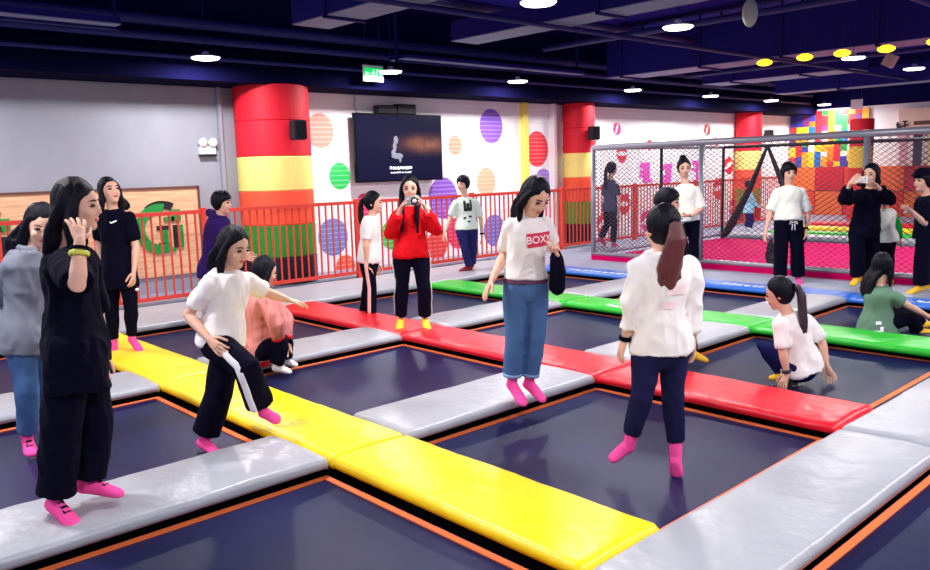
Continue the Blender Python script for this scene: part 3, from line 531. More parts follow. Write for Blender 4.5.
POSES = {
  'grey': dict(base=(-5.568,1.263,-0.110), face=(0.953,-0.096,-0.287), hc=(-5.405,1.440,1.341), nb=(-5.465,1.375,1.201), sR=(-5.421,1.245,1.118), sL=(-5.544,1.495,1.090), eR=(-5.657,1.225,0.856), wR=(-5.542,1.202,0.670), fR=(-5.487,1.203,0.589), eL=(-5.479,1.477,0.841), wL=(-5.397,1.448,0.656), fL=(-5.400,1.445,0.559), hR=(-5.476,1.274,0.654), hL=(-5.562,1.402,0.621), kR=(-5.448,1.274,0.327), kL=(-5.582,1.395,0.303), aR=(-5.560,1.271,-0.004), tR=(-5.434,1.260,-0.083), aL=(-5.760,1.423,0.029), tL=(-5.692,1.423,-0.038), pel=(-5.519,1.338,0.638)),
  'black': dict(base=(-4.082,1.107,0.000), face=(0.584,0.811,-0.030), hc=(-3.996,1.230,1.482), nb=(-4.051,1.185,1.290), sR=(-3.868,1.118,1.247), sL=(-4.141,1.279,1.218), eR=(-3.615,1.082,1.160), wR=(-3.661,1.122,1.348), fR=(-3.753,1.140,1.456), eL=(-4.158,1.320,0.931), wL=(-4.055,1.284,0.748), fL=(-4.033,1.278,0.662), hR=(-3.958,1.123,0.831), hL=(-4.109,1.225,0.791), kR=(-4.030,1.075,0.464), kL=(-4.113,1.250,0.428), aR=(-4.090,1.024,0.070), tR=(-3.904,1.064,-0.011), aL=(-4.143,1.188,0.108), tL=(-4.000,1.314,0.053), pel=(-4.034,1.174,0.811)),
  'uphill': dict(base=(-7.701,2.670,0.000), face=(0.958,0.114,0.262), hc=(-7.706,2.665,1.485), nb=(-7.718,2.681,1.318), sR=(-7.836,2.598,1.246), sL=(-7.574,2.779,1.251), eR=(-7.910,2.591,0.989), wR=(-7.788,2.576,0.771), fR=(-7.762,2.575,0.660), eL=(-7.553,2.802,0.980), wL=(-7.498,2.743,0.747), fL=(-7.491,2.722,0.637), hR=(-7.778,2.631,0.718), hL=(-7.615,2.720,0.721), kR=(-7.762,2.605,0.379), kL=(-7.609,2.726,0.389), aR=(-7.789,2.605,0.067), tR=(-7.714,2.568,-0.052), aL=(-7.650,2.726,0.105), tL=(-7.498,2.744,-0.002), pel=(-7.696,2.676,0.720)),
  'hoodie': dict(base=(-8.398,3.942,-0.110), face=(0.749,0.660,-0.052), hc=(-8.299,4.050,1.318), nb=(-8.329,4.018,1.165), sR=(-8.231,3.918,1.087), sL=(-8.427,4.118,1.067), eR=(-8.107,3.964,0.818), wR=(-8.086,4.134,0.716), fR=(-8.045,4.208,0.711), eL=(-8.381,4.182,0.783), wL=(-8.241,4.261,0.694), fL=(-8.180,4.327,0.691), hR=(-8.341,3.886,0.591), hL=(-8.456,3.998,0.570), kR=(-8.279,3.925,0.269), kL=(-8.437,4.048,0.236), aR=(-8.346,3.852,-0.032), tR=(-8.226,3.953,-0.112), aL=(-8.505,3.974,-0.048), tL=(-8.400,4.089,-0.099), pel=(-8.398,3.942,0.581)),
  'runner': dict(base=(-4.722,2.071,-0.110), face=(0.918,0.298,-0.263), hc=(-4.537,2.271,1.179), nb=(-4.583,2.251,1.042), sR=(-4.541,2.091,0.984), sL=(-4.608,2.386,0.962), eR=(-4.671,2.008,0.786), wR=(-4.477,2.042,0.659), fR=(-4.398,2.068,0.599), eL=(-4.680,2.559,0.851), wL=(-4.665,2.694,0.788), fL=(-4.633,2.787,0.759), hR=(-4.568,2.119,0.608), hL=(-4.679,2.250,0.570), kR=(-4.336,2.195,0.488), kL=(-4.682,2.174,0.261), aR=(-4.411,2.320,0.172), tR=(-4.338,2.399,0.105), aL=(-4.761,2.087,-0.045), tL=(-4.620,2.122,-0.112), pel=(-4.624,2.185,0.589)),
  'sitter': dict(base=(-6.224,3.305,-0.110), face=(0.197,0.955,-0.223), hc=(-6.173,3.360,0.790), nb=(-6.215,3.315,0.635), sR=(-6.033,3.276,0.563), sL=(-6.299,3.460,0.530), eR=(-5.967,3.319,0.368), wR=(-6.027,3.371,0.205), fR=(-6.038,3.418,0.108), eL=(-6.197,3.556,0.321), wL=(-6.154,3.499,0.157), fL=(-6.136,3.474,0.074), hR=(-6.220,3.191,0.068), hL=(-6.361,3.303,0.043), kR=(-6.004,3.396,0.204), kL=(-6.175,3.535,0.202), aR=(-6.048,3.349,-0.004), tR=(-5.963,3.441,-0.061), aL=(-6.195,3.513,-0.005), tL=(-6.119,3.595,-0.054), pel=(-6.290,3.247,0.056)),
  'stripe': dict(base=(-7.525,5.405,-0.110), face=(0.749,0.662,0.000), hc=(-7.453,5.484,1.257), nb=(-7.480,5.454,1.110), sR=(-7.392,5.344,1.040), sL=(-7.573,5.560,1.032), eR=(-7.382,5.295,0.785), wR=(-7.398,5.307,0.555), fR=(-7.418,5.315,0.438), eL=(-7.614,5.604,0.746), wL=(-7.580,5.582,0.538), fL=(-7.567,5.582,0.432), hR=(-7.461,5.357,0.615), hL=(-7.561,5.485,0.596), kR=(-7.432,5.374,0.291), kL=(-7.603,5.454,0.266), aR=(-7.442,5.363,-0.023), tR=(-7.350,5.448,-0.095), aL=(-7.644,5.410,-0.029), tL=(-7.558,5.503,-0.093), pel=(-7.511,5.421,0.605)),
  'camera': dict(base=(-6.414,5.151,0.000), face=(0.768,-0.639,-0.050), hc=(-6.399,5.167,1.418), nb=(-6.419,5.174,1.235), sR=(-6.518,5.067,1.147), sL=(-6.318,5.285,1.139), eR=(-6.470,4.942,0.964), wR=(-6.230,4.908,1.242), fR=(-6.164,4.935,1.339), eL=(-6.147,5.293,0.991), wL=(-6.076,5.075,1.256), fL=(-6.090,5.015,1.356), hR=(-6.472,5.088,0.746), hL=(-6.346,5.224,0.741), kR=(-6.449,5.053,0.399), kL=(-6.296,5.219,0.392), aR=(-6.512,5.073,0.074), tR=(-6.418,4.968,-0.014), aL=(-6.343,5.257,0.067), tL=(-6.217,5.188,-0.023), pel=(-6.409,5.156,0.744)),
  'man': dict(base=(-9.308,8.619,0.000), face=(0.151,-0.988,0.000), hc=(-9.326,8.601,1.362), nb=(-9.323,8.633,1.158), sR=(-9.380,8.468,1.071), sL=(-9.229,8.780,1.073), eR=(-9.475,8.438,0.835), wR=(-9.458,8.309,0.624), fR=(-9.466,8.270,0.516), eL=(-9.230,8.882,0.798), wL=(-9.209,8.875,0.544), fL=(-9.182,8.845,0.435), hR=(-9.338,8.543,0.675), hL=(-9.271,8.719,0.680), kR=(-9.250,8.535,0.347), kL=(-9.281,8.738,0.343), aR=(-9.286,8.644,0.063), tR=(-9.336,8.471,-0.002), aL=(-9.362,8.782,0.076), tL=(-9.403,8.664,0.004), pel=(-9.305,8.631,0.677)),
  'tee': dict(base=(-3.758,3.972,0.000), face=(0.843,-0.133,-0.521), hc=(-3.655,4.025,1.403), nb=(-3.733,4.028,1.267), sR=(-3.803,3.922,1.224), sL=(-3.661,4.150,1.220), eR=(-3.913,3.980,0.999), wR=(-3.816,3.761,0.857), fR=(-3.826,3.691,0.762), eL=(-3.672,4.242,1.025), wL=(-3.522,4.080,1.021), fL=(-3.474,3.985,1.112), hR=(-3.776,3.951,0.782), hL=(-3.708,4.070,0.774), kR=(-3.765,3.920,0.452), kL=(-3.687,4.049,0.441), aR=(-3.804,3.922,0.118), tR=(-3.648,3.884,-0.001), aL=(-3.750,4.039,0.110), tL=(-3.608,4.045,-0.001), pel=(-3.742,4.011,0.778)),
  'sweat': dict(base=(-2.397,3.745,-0.110), face=(-0.906,0.424,0.000), hc=(-2.442,3.695,1.269), nb=(-2.435,3.688,1.146), sL=(-2.515,3.572,1.082), sR=(-2.347,3.842,1.071), eL=(-2.542,3.557,0.857), wL=(-2.576,3.550,0.666), fL=(-2.610,3.542,0.567), eR=(-2.338,3.853,0.839), wR=(-2.356,3.877,0.642), fR=(-2.370,3.892,0.546), hL=(-2.490,3.643,0.612), hR=(-2.410,3.774,0.601), kL=(-2.481,3.565,0.353), kR=(-2.396,3.746,0.319), aL=(-2.557,3.571,0.078), tL=(-2.636,3.484,-0.012), aR=(-2.382,3.760,0.012), tR=(-2.370,3.744,-0.126), pel=(-2.450,3.708,0.606)),
  'walker': dict(base=(-9.761,13.014,0.000), face=(0.184,0.983,0.000), hc=(-9.760,13.015,1.527), nb=(-9.787,12.986,1.312), sL=(-9.954,13.011,1.194), sR=(-9.608,12.973,1.194), eL=(-9.978,13.074,0.892), wL=(-9.937,13.118,0.650), fL=(-9.924,13.132,0.548), eR=(-9.570,12.986,0.901), wR=(-9.607,13.004,0.644), fR=(-9.619,13.020,0.544), hL=(-9.863,13.021,0.777), hR=(-9.698,12.964,0.782), kL=(-9.859,12.981,0.420), kR=(-9.703,13.003,0.403), aL=(-9.972,12.932,0.158), tL=(-9.904,13.006,0.013), aR=(-9.717,12.988,0.065), tR=(-9.606,13.035,-0.014), pel=(-9.781,12.992,0.779)),
  'clasp': dict(base=(-6.118,9.915,0.000), face=(0.698,-0.710,-0.099), hc=(-6.168,9.861,1.527), nb=(-6.168,9.890,1.306), sR=(-6.271,9.778,1.213), sL=(-6.054,10.014,1.218), eR=(-6.270,9.706,0.967), wR=(-6.070,9.642,0.879), fR=(-5.988,9.687,0.878), eL=(-5.977,10.023,0.969), wL=(-5.977,9.743,0.875), fL=(-6.011,9.647,0.893), hR=(-6.200,9.826,0.794), hL=(-6.077,9.959,0.789), kR=(-6.171,9.813,0.432), kL=(-6.048,9.947,0.427), aR=(-6.185,9.842,0.088), tR=(-6.137,9.717,-0.007), aL=(-6.061,9.977,0.083), tL=(-5.976,9.892,-0.014), pel=(-6.138,9.893,0.792)),
  'cap': dict(base=(-3.672,6.097,-0.110), face=(0.875,0.484,0.000), hc=(-3.846,5.908,1.281), nb=(-3.840,5.915,1.145), sR=(-3.800,5.781,1.071), sL=(-3.865,6.094,1.046), eR=(-3.793,5.759,0.846), wR=(-3.752,5.833,0.637), fR=(-3.728,5.859,0.534), eL=(-3.832,6.159,0.806), wL=(-3.768,6.140,0.601), fL=(-3.762,6.147,0.512), hR=(-3.762,5.881,0.588), hL=(-3.804,6.071,0.562), kR=(-3.668,5.953,0.285), kL=(-3.789,6.117,0.246), aR=(-3.670,6.011,-0.005), tR=(-3.543,6.090,-0.070), aL=(-3.828,6.105,-0.009), tL=(-3.727,6.185,-0.072), pel=(-3.783,5.976,0.575)),
  'kid': dict(base=(-9.328,17.684,0.000), face=(0.376,0.927,0.000), hc=(-9.329,17.683,1.052), nb=(-9.326,17.686,0.866), sR=(-9.237,17.664,0.774), sL=(-9.380,17.746,0.770), eR=(-9.161,17.717,0.587), wR=(-9.090,17.869,0.534), fR=(-9.042,17.921,0.532), eL=(-9.323,17.837,0.579), wL=(-9.226,17.942,0.528), fL=(-9.178,17.994,0.526), hR=(-9.294,17.647,0.449), hL=(-9.360,17.723,0.443), kR=(-9.243,17.702,0.236), kL=(-9.356,17.727,0.232), aR=(-9.272,17.671,0.050), tR=(-9.207,17.741,-0.023), aL=(-9.386,17.695,0.068), tL=(-9.321,17.766,-0.006), pel=(-9.327,17.685,0.446)),
  'front': dict(base=(-4.806,10.267,0.000), face=(0.714,-0.698,-0.050), hc=(-4.844,10.225,1.444), nb=(-4.850,10.248,1.276), sR=(-4.955,10.135,1.202), sL=(-4.734,10.375,1.193), eR=(-5.021,10.092,0.943), wR=(-5.019,9.991,0.701), fR=(-5.028,9.937,0.548), eL=(-4.683,10.459,0.929), wL=(-4.665,10.376,0.699), fL=(-4.666,10.330,0.572), hR=(-4.894,10.171,0.837), hL=(-4.779,10.296,0.832), kR=(-4.881,10.141,0.459), kL=(-4.739,10.295,0.453), aR=(-4.906,10.187,0.081), tR=(-4.857,10.034,-0.003), aL=(-4.745,10.363,0.074), tL=(-4.653,10.256,-0.012), pel=(-4.836,10.234,0.834)),
  'phone': dict(base=(-3.961,10.451,0.000), face=(-0.078,-0.997,0.000), hc=(-3.927,10.488,1.399), nb=(-3.938,10.506,1.227), sR=(-4.000,10.334,1.160), sL=(-3.854,10.641,1.147), eR=(-4.062,10.046,1.111), wR=(-3.952,9.929,1.320), fR=(-3.881,9.917,1.390), eL=(-3.730,10.628,1.087), wL=(-3.780,10.264,1.284), fL=(-3.824,10.097,1.373), hR=(-4.005,10.358,0.775), hL=(-3.919,10.541,0.765), kR=(-3.996,10.338,0.452), kL=(-3.908,10.582,0.435), aR=(-3.991,10.389,0.132), tR=(-3.999,10.232,0.061), aL=(-3.918,10.645,0.122), tL=(-3.928,10.486,0.062), pel=(-3.962,10.449,0.770)),
  'child': dict(base=(-3.808,10.853,0.000), face=(-0.589,0.808,0.000), hc=(-3.860,10.796,1.090), nb=(-3.856,10.801,0.964), sL=(-3.923,10.728,0.904), sR=(-3.786,10.878,0.898), eL=(-3.920,10.673,0.743), wL=(-3.898,10.667,0.580), fL=(-3.887,10.679,0.504), eR=(-3.722,10.887,0.735), wR=(-3.722,10.977,0.563), fR=(-3.713,11.031,0.482), hL=(-3.878,10.777,0.572), hR=(-3.801,10.861,0.569), kL=(-3.883,10.816,0.351), kR=(-3.805,10.901,0.348), aL=(-3.863,10.794,0.084), tL=(-3.908,10.893,0.017), aR=(-3.785,10.879,0.081), tR=(-3.803,11.007,0.012), pel=(-3.839,10.819,0.571)),
  'edge': dict(base=(-3.306,10.532,-0.000), face=(-0.511,-0.860,0.000), hc=(-3.339,10.497,1.321), nb=(-3.300,10.539,1.143), sL=(-3.264,10.371,1.057), sR=(-3.312,10.732,1.050), eL=(-3.248,10.359,0.824), wL=(-3.322,10.131,0.987), fL=(-3.379,10.009,1.039), eR=(-3.334,10.738,0.795), wR=(-3.411,10.507,0.940), fR=(-3.472,10.352,0.996), hL=(-3.264,10.460,0.709), hR=(-3.286,10.672,0.693), kL=(-3.277,10.416,0.378), kR=(-3.290,10.668,0.353), aL=(-3.277,10.430,0.076), tL=(-3.385,10.269,0.001), aR=(-3.291,10.681,0.069), tR=(-3.402,10.516,0.018), pel=(-3.275,10.566,0.701)),
  'squat': dict(base=(-2.769,5.934,-0.110), face=(-0.919,-0.322,-0.229), hc=(-2.830,5.868,0.602), nb=(-2.775,5.928,0.452), sL=(-2.774,5.781,0.388), sR=(-2.719,6.136,0.365), eL=(-2.735,5.764,0.173), wL=(-2.712,5.790,0.008), fL=(-2.735,5.764,-0.084), eR=(-2.640,6.222,0.194), wR=(-2.592,6.215,0.009), fR=(-2.560,6.220,-0.059), hL=(-2.693,5.899,0.029), hR=(-2.712,6.114,0.009), kL=(-2.954,5.881,0.183), kR=(-3.001,6.125,0.142), aL=(-2.806,5.924,-0.050), tL=(-2.899,5.882,-0.058), aR=(-2.835,6.158,-0.069), tR=(-2.919,6.125,-0.061), pel=(-2.703,6.006,0.019)),
  'green': dict(base=(-2.974,8.403,-0.110), face=(0.250,0.961,0.117), hc=(-2.988,8.387,0.548), nb=(-3.015,8.358,0.348), sR=(-2.867,8.342,0.274), sL=(-3.089,8.573,0.223), eR=(-2.736,8.455,0.153), wR=(-2.626,8.634,0.040), fR=(-2.570,8.694,-0.003), eL=(-2.983,8.836,0.084), wL=(-2.860,8.970,-0.027), fL=(-2.808,9.026,-0.082), hR=(-2.986,8.272,-0.040), hL=(-3.049,8.498,-0.063), kR=(-2.781,8.583,0.019), kL=(-2.893,8.860,0.038), aR=(-2.729,8.669,-0.120), tR=(-2.634,8.772,-0.114), aL=(-2.790,8.972,-0.103), tL=(-2.692,9.078,-0.096), pel=(-3.017,8.385,-0.051)),
}
# ================================================================ LAMPS
PW = 60
WALLROW = ('nearest lamp of the row along the wall, left of the big banded column', 'lamp beside the green exit sign above the television', 'round lamp above the yellow wall stripe', 'round lamp above the left end of the net cage', 'round lamp between the cage corner and the far red column', 'round lamp above the far red column', 'round lamp above the toy-brick mosaic', 'farthest round lamp at the right')
for i, y in enumerate((4.75, 7.7, 10.5, 13.9, 16.9, 19.8, 22.9)):
    lamp(-9.9, y, 3.1, 'white ' + WALLROW[i], 'lamps along the wall', .36, PW, 3.3 if i in (2, 3, 4) else 4.31)
for i, (y, lab) in enumerate(((5.7, 'large white round lamp at the top edge of the picture'), (8.0, 'white round lamp left of the oval ceiling speaker'), (10.4, 'white round lamp'), (12.75, 'white round lamp between the yellow lamps and the grey box speaker'), (15.3, 'white round lamp at the right edge below the yellow lamps'), (18, 'small far white round lamp of the middle row'), (3.2, 'white round lamp above the yellow pad, out of the frame'), (.6, 'white round lamp above the front left trampolines, out of the frame'))):
    if i == 2: continue
    lamp(-5.1, y, 3.1, lab, 'lamps above the trampolines', .34, PW)
for i, y in enumerate((-1, 2, 5, 8, 11, 14, 17)):
    lamp(-.4, y, 3.1, 'white round lamp of the right-hand ceiling row, out of the frame', 'lamps of the right row', .34, PW)
for i, y in enumerate((-2.2, 1.4)):
    lamp(-9.9, y, 3.1, 'white round lamp above the left walkway, out of the frame', 'lamps above the left walkway', .34, PW)
lamp(-5.1, -2, 3.1, 'white round lamp behind the camera', 'lamps behind the camera', .34, PW); lamp(3.6, 3, 3.1, 'white round lamp behind the camera', 'lamps behind the camera', .34, PW); lamp(3.6, 9, 3.1, 'white round lamp behind the camera', 'lamps behind the camera', .34, PW)
for i, (x, y, lab) in enumerate(((-6.15, 12.05, 'leftmost yellow lamp of the row under the deep navy duct'), (-5.5, 12.0, 'second yellow lamp from the left under the deep navy duct'), (-4.98, 12.05, 'third yellow lamp from the left under the deep navy duct'), (-4.42, 12.15, 'fourth yellow lamp from the left under the deep navy duct'), (-3.75, 12.0, 'rightmost yellow lamp at the edge of the picture'))):
    t = thing('yellow_lamp', lab, 'lamp', (x, y, 3.1), 'yellow ceiling lamps')
    bm = bmesh.new(); loft(bm, [(V((0, 0, h)), V((r, 0, 0)), V((0, r, 0))) for h, r in ((-.045, .05), (-.035, .085), (-.01, .115), (.02, .11), (.05, .05))], 20); part('shade', bm, M['lampy'], t, True)
    bm = bmesh.new(); tube(bm, [(0, 0, .04), (0, 0, 1.21)], .006, 6); part('suspension_rod', bm, M['navy'], t)
t = thing('ceiling_speaker', 'pale oval speaker hanging from the ceiling at the top right', 'speaker', (-4.2, 7.9, 3.1))
bm = bmesh.new(); ell(bm, V((0, 0, 0)), V((.055, .055, 0)), V((-.05, .05, 0)), V((0, 0, .14)), 20, 12); part('housing', bm, mat('pale grey plastic', (186, 186, 176), .5, bump=.4, bscale=120), t, True)
bm = bmesh.new(); tube(bm, [(0, 0, .13), (0, 0, 1.21)], .012, 8); part('suspension_rod', bm, M['navy'], t)
t = thing('box_speaker', 'tilted pale grey box speaker hanging below the yellow lamps', 'speaker', (-5.1, 14.2, 3.16))
bm = bmesh.new(); box(bm, -.08, .08, -.07, .07, -.1, .1); bmesh.ops.rotate(bm, cent=(0, 0, 0), matrix=Matrix.Rotation(.5, 3, 'Y'), verts=bm.verts[:]); part('housing', bm, mat('pale grey plastic', (0, 0, 0)), t)
bm = bmesh.new(); tube(bm, [(0, 0, .06), (0, 0, 1.15)], .008, 8); part('suspension_rod', bm, M['navy'], t)
# ================================================================ PEOPLE
def cloth(n, rgb, r=.85): return mat(n, rgb, r, spec=.12, bump=.06, bscale=35, var=.04, vscale=10)
SK = mat('skin', (226, 176, 152), .55, spec=.4, var=.05, vscale=20); EYE = mat('eye dark', (30, 20, 28), .3); LIP = mat('lip', (196, 92, 92), .5); BROW = mat('brow', (50, 34, 40), .8)
HAIR = mat('black hair', (8, 7, 22), .5, spec=.16, bump=.3, bscale=70, stretch=(3, 3, .35)); BRN = mat('brown ponytail hair', (98, 42, 46), .4, spec=.5, bump=.5, bscale=70, stretch=(3, 3, .35))
BLK = cloth('navy black cloth', (5, 4, 26), .95); WHT = cloth('white cloth', (238, 233, 231)); PINK = cloth('neon pink knit', (255, 84, 164)); YEL = cloth('yellow knit', (250, 200, 66)); DEN = cloth('blue denim', (72, 104, 152)); NAVY = cloth('dark navy denim', (34, 36, 92))
INK = mat('black print', (20, 18, 40), .7)
def blend(a, b, t): return a + (b - a) * t
TOR = [(-.24, .05, .05), (-.15, .115, .09), (-.05, .146, .106), (.1, .142, .104), (.3, .12, .09), (.48, .113, .084), (.68, .13, .096), (.82, .14, .09), (.9, .12, .078), (.96, .09, .064), (1.02, .064, .055)]
def torsoat(J, t):
    c = J['pel'] + J['up'] * J['TL'] * t
    r = blend(J['rH'], J['rS'], max(0, min(1, t))).normalized(); r = (r - J['up'] * r.dot(J['up'])).normalized()
    return c, r, J['up'].cross(r)
def interp(tab, t):
    if t <= tab[0][0]: return tab[0][1], tab[0][2]
    for a, b in zip(tab, tab[1:]):
        if t <= b[0]:
            s = (t - a[0]) / (b[0] - a[0]); return a[1] + (b[1] - a[1]) * s, a[2] + (b[2] - a[2]) * s
    return tab[-1][1], tab[-1][2]
def torso(bm, J, t0, t1, ew, ed, flare=0, n=24, taper=False):
    k = J['k']; R = []; N = 14
    for i in range(N + 1):
        t = t0 + (t1 - t0) * i / N; w, d = interp(TOR, t if taper else max(t, -.05)); c, r, f = torsoat(J, t)
        q = max(0, (.55 - t)) * flare
        R.append((c, r * (w * k + ew + q), f * (d * k + ed + q)))
    loft(bm, R, n)
def lerp_path(P, s):
    """point at s in joint units: 0 first joint, 1 second, 2 third"""
    i = min(int(s), len(P) - 2); return P[i] + (P[i+1] - P[i]) * (s - i)
def limb(bm, P, ss, rr, cap0=True, cap1=True, n=16):
    R = []; pts = [lerp_path(P, s) for s in ss]
    a0 = None
    for i, p in enumerate(pts):
        d = (pts[min(i+1, len(pts)-1)] - pts[max(i-1, 0)]).normalized()
        if a0 is None: a, b = perp(d)
        else: a = (a0 - d * a0.dot(d)).normalized(); b = d.cross(a)
        a0 = a
        if i == 0 and cap0: R += [(p - d*rr[i]*math.sin(q), a*rr[i]*math.cos(q), b*rr[i]*math.cos(q)) for q in (1.4, .9, .45)]
        R.append((p, a*rr[i], b*rr[i]))
        if i == len(pts) - 1 and cap1: R += [(p + d*rr[i]*math.sin(q), a*rr[i]*math.cos(q), b*rr[i]*math.cos(q)) for q in (.45, .9, 1.4)]
    loft(bm, R, n)
def foot_rings(J, s, grow):
    a, t, k = J['a' + s], J['t' + s], J['k']; kn = J['k' + s]
    shin = (kn - a).normalized(); f = (t - a); 
    drop = .062 * k
    heel = a - shin * drop * .55; f2 = (t - heel); L = f2.length; f2.normalize()
    side = f2.cross(shin).normalized(); up = side.cross(f2).normalized()
    if up.dot(shin) < 0: up = -up
    g = grow; R = []
    for u, w, h, z in ((-.27, .012, .014, .004), (-.22, .024, .026, .004), (-.05, .031, .038, .01), (.2, .031, .038, .012), (.45, .035, .031, .004), (.68, .040, .024, -.004), (.86, .037, .019, -.009), (.97, .026, .014, -.012), (1.02, .012, .008, -.014)):
        R.append((heel + f2 * L * u + up * z * k, side * (w * k + g), up * (h * k + g)))
    return R, side, up, f2, heel, L
def hand(bm, fing, J, s):
    """palm into the fused body, fingers as their own chains"""
    w, f, e, k = J['w' + s], J['f' + s], J['e' + s], J['k']
    d = (f - w); 
    if d.length < 1e-4: d = w - e
    d.normalize(); fw = J['fwd']
    lat = V(J['o']['lat' + s]) if 'lat' + s in J['o'] else fw; lat = lat - d * lat.dot(d)
    if lat.length < .35: lat = V((0, 0, 1)) - d * d.z
    lat.normalize(); nrm = d.cross(lat).normalized()
    inw = (torsoat(J, .5)[0] - w)
    if nrm.dot(inw) < 0: nrm = -nrm
    spread = J['o'].get('spread' + s, 1.0); curl = J['o'].get('curl' + s, .35)
    q = k * J['o'].get('hand', 1.0)
    loft(bm, [(w + d*u*q, lat*a*q, nrm*b*q) for u, a, b in ((-.02, .024, .019), (.0, .026, .018), (.03, .034, .017), (.06, .039, .015), (.082, .038, .012), (.088, .03, .008))], 14)
    for i, (o, L) in enumerate(((.029, .068), (.010, .077), (-.009, .071), (-.027, .056))):
        b = w + d*.072*q + lat*o*q; dd = (d + lat * (o * 5.5) * spread).normalized(); P = [b]; D = dd
        for j, sg in enumerate((.48, .3, .24)):
            D = (D + nrm * curl * (.5 + .35 * j)).normalized(); P.append(P[-1] + D * L * sg * q)
        tube(fing, P, [.0088*q, .0086*q, .008*q, .0066*q], 8, cap=True)
    b = w + d*.022*q + lat*.026*q; D1 = (d*.7 + lat*.75 + nrm*.25).normalized(); D2 = (d*.95 + lat*.3 + nrm*.3).normalized()
    tube(fing, [b, b + D1*.035*q, b + (D1*.035 + D2*.03)*q, b + (D1*.035 + D2*.055)*q], [.012*q, .0105*q, .0095*q, .0075*q], 8, cap=True)
def project(bvh, pts, origin, ux, uy, nrm, lift=.004):
    out = []
    for a, b in pts:
        p = origin + ux*a + uy*b + nrm*.5; h = bvh.ray_cast(p, -nrm, 1.2)
        out.append((h[0] + nrm * lift) if h[0] else (origin + ux*a + uy*b))
    return out
def proj_mesh(bm, bvh, origin, ux, uy, nrm, lift):
    P = project(bvh, [(v.co.x, v.co.y) for v in bm.verts], origin, ux, uy, nrm, lift)
    for v, p in zip(bm.verts, P): v.co = p
def grid_bm(w, h, n=14, m=10):
    bm = bmesh.new(); bmesh.ops.create_grid(bm, x_segments=n, y_segments=m, size=.5)
    for v in bm.verts: v.co.x *= w; v.co.y *= h
    return bm
HEADS = {}
def person(key, label, k=1.0, top=WHT, hem=-.1, sleeve=.7, ease=.02, flare=.03, sl_r=.058, cuffc=None, bottom=BLK, legw='slim', cuff=1.95, foot=PINK, footname='sock', hair='long', hairlen=.3, hairm=None, prints=None, fold=.006, dark_parts=None, o=None, near=False, neck_open=.062, crotch=-.22):
    D = POSES[key]; base = V(D['base']); o = o or {}
    J = {n: V(v) - base for n, v in D.items() if n not in ('base', 'face')}
    J['k'] = k; J['o'] = o
    for s in 'RL': J['s' + s] = J['s' + s] + (J['nb'] - J['s' + s]) * .1 - V((0, 0, .02 * k))
    J['pel'] = (J['hR'] + J['hL']) / 2
    up = (J['nb'] - J['pel']); J['TL'] = up.length; up.normalize(); J['up'] = up
    rH = J['hR'] - J['hL']; J['rH'] = (rH - up * rH.dot(up)).normalized(); rS = J['sR'] - J['sL']; J['rS'] = (rS - up * rS.dot(up)).normalized()
    J['fwd'] = up.cross(blend(J['rH'], J['rS'], .5)).normalized()
    hf = V(D['face']).normalized(); hup = (J['hc'] - J['nb']).normalized() * .4 + V((0, 0, 1)); hup = (hup - hf * hup.dot(hf)).normalized(); hr = hf.cross(hup)
    J.update(hf=hf, hup=hup, hr=hr)
    root = thing('person', label, 'person', base + V((0, 0, .012 if abs(base.z) < .01 and base.y < 10 else 0))); J['root'] = root
    vox = .009 if near else .014
    hk = k * o.get('head', 1.08); H = lambda x, y, z: J['hc'] + (hr * x + hf * y + hup * z) * hk
    # ---- body
    bm = bmesh.new(); fing = bmesh.new()
    torso(bm, J, -.18, 1.02, -.012, -.012, 0, 24, True)
    limb(bm, [J['nb'] - up * .05 * k, H(0, -.012, -.07)], [0, .5, 1], [.058*k, .05*k, .052*k])
    ell(bm, H(0, -.005, .022), hr*.074*hk, hf*.092*hk, hup*.098*hk, 20, 14)
    ell(bm, H(0, .014, -.035), hr*.058*hk, hf*.072*hk, hup*.082*hk, 18, 12)
    ell(bm, H(0, .055, -.092), hr*.026*hk, hf*.026*hk, hup*.022*hk, 10, 7)
    loft(bm, [(H(0, .08, .02), hr*.009*hk, hup*.01*hk), (H(0, .096, -.006), hr*.012*hk, hup*.014*hk), (H(0, .104, -.024), hr*.016*hk, hup*.012*hk), (H(0, .085, -.034), hr*.014*hk, hup*.008*hk)], 10)
    for s in (-1, 1):
        ell(bm, H(s*.075, -.012, -.008), hr*.012*hk, hf*.022*hk, hup*.033*hk, 10, 7)
        ell(bm, H(s*.038, .06, -.03), hr*.024*hk, hf*.022*hk, hup*.024*hk, 10, 7)
    for s in 'RL':
        arm = [J['s' + s], J['e' + s], J['w' + s]]
        limb(bm, arm, [0, .3, .7, 1, 1.25, 1.6, 2], [.05*k, .045*k, .038*k, .036*k, .037*k, .03*k, .023*k])
        hand(bm, fing, J, s)
        leg = [J['h' + s], J['k' + s], J['a' + s]]
        limb(bm, leg, [0, .3, .7, 1, 1.3, 1.65, 2], [.07*k, .064*k, .047*k, .041*k, .045*k, .037*k, .031*k])
        R, *_ = foot_rings(J, s, -.004); loft(bm, R, 14); limb(bm, [J['a' + s], R[2][0]], [0, 1], [.032*k, .03*k])
    body = fuse(bm, vox, 2)
    for f in body.faces: f.material_index = 0
    bf = bmesh.new()
    for s in (-1, 1):
        ell(bf, H(s*.033, .078, .006), hr*.018*hk, hf*.01*hk, hup*.008*hk, 10, 7, 1)
        tube(bf, [H(s*.016, .089, .026), H(s*.034, .086, .031), H(s*.052, .072, .027)], [.003*hk, .0042*hk, .0022*hk], 6, 3)
    ell(bf, H(0, .0805, -.057), hr*.022*hk, hf*.007*hk, hup*.0058*hk, 10, 7, 2); ell(bf, H(0, .0795, -.064), hr*.018*hk, hf*.007*hk, hup*.006*hk, 10, 7, 2)
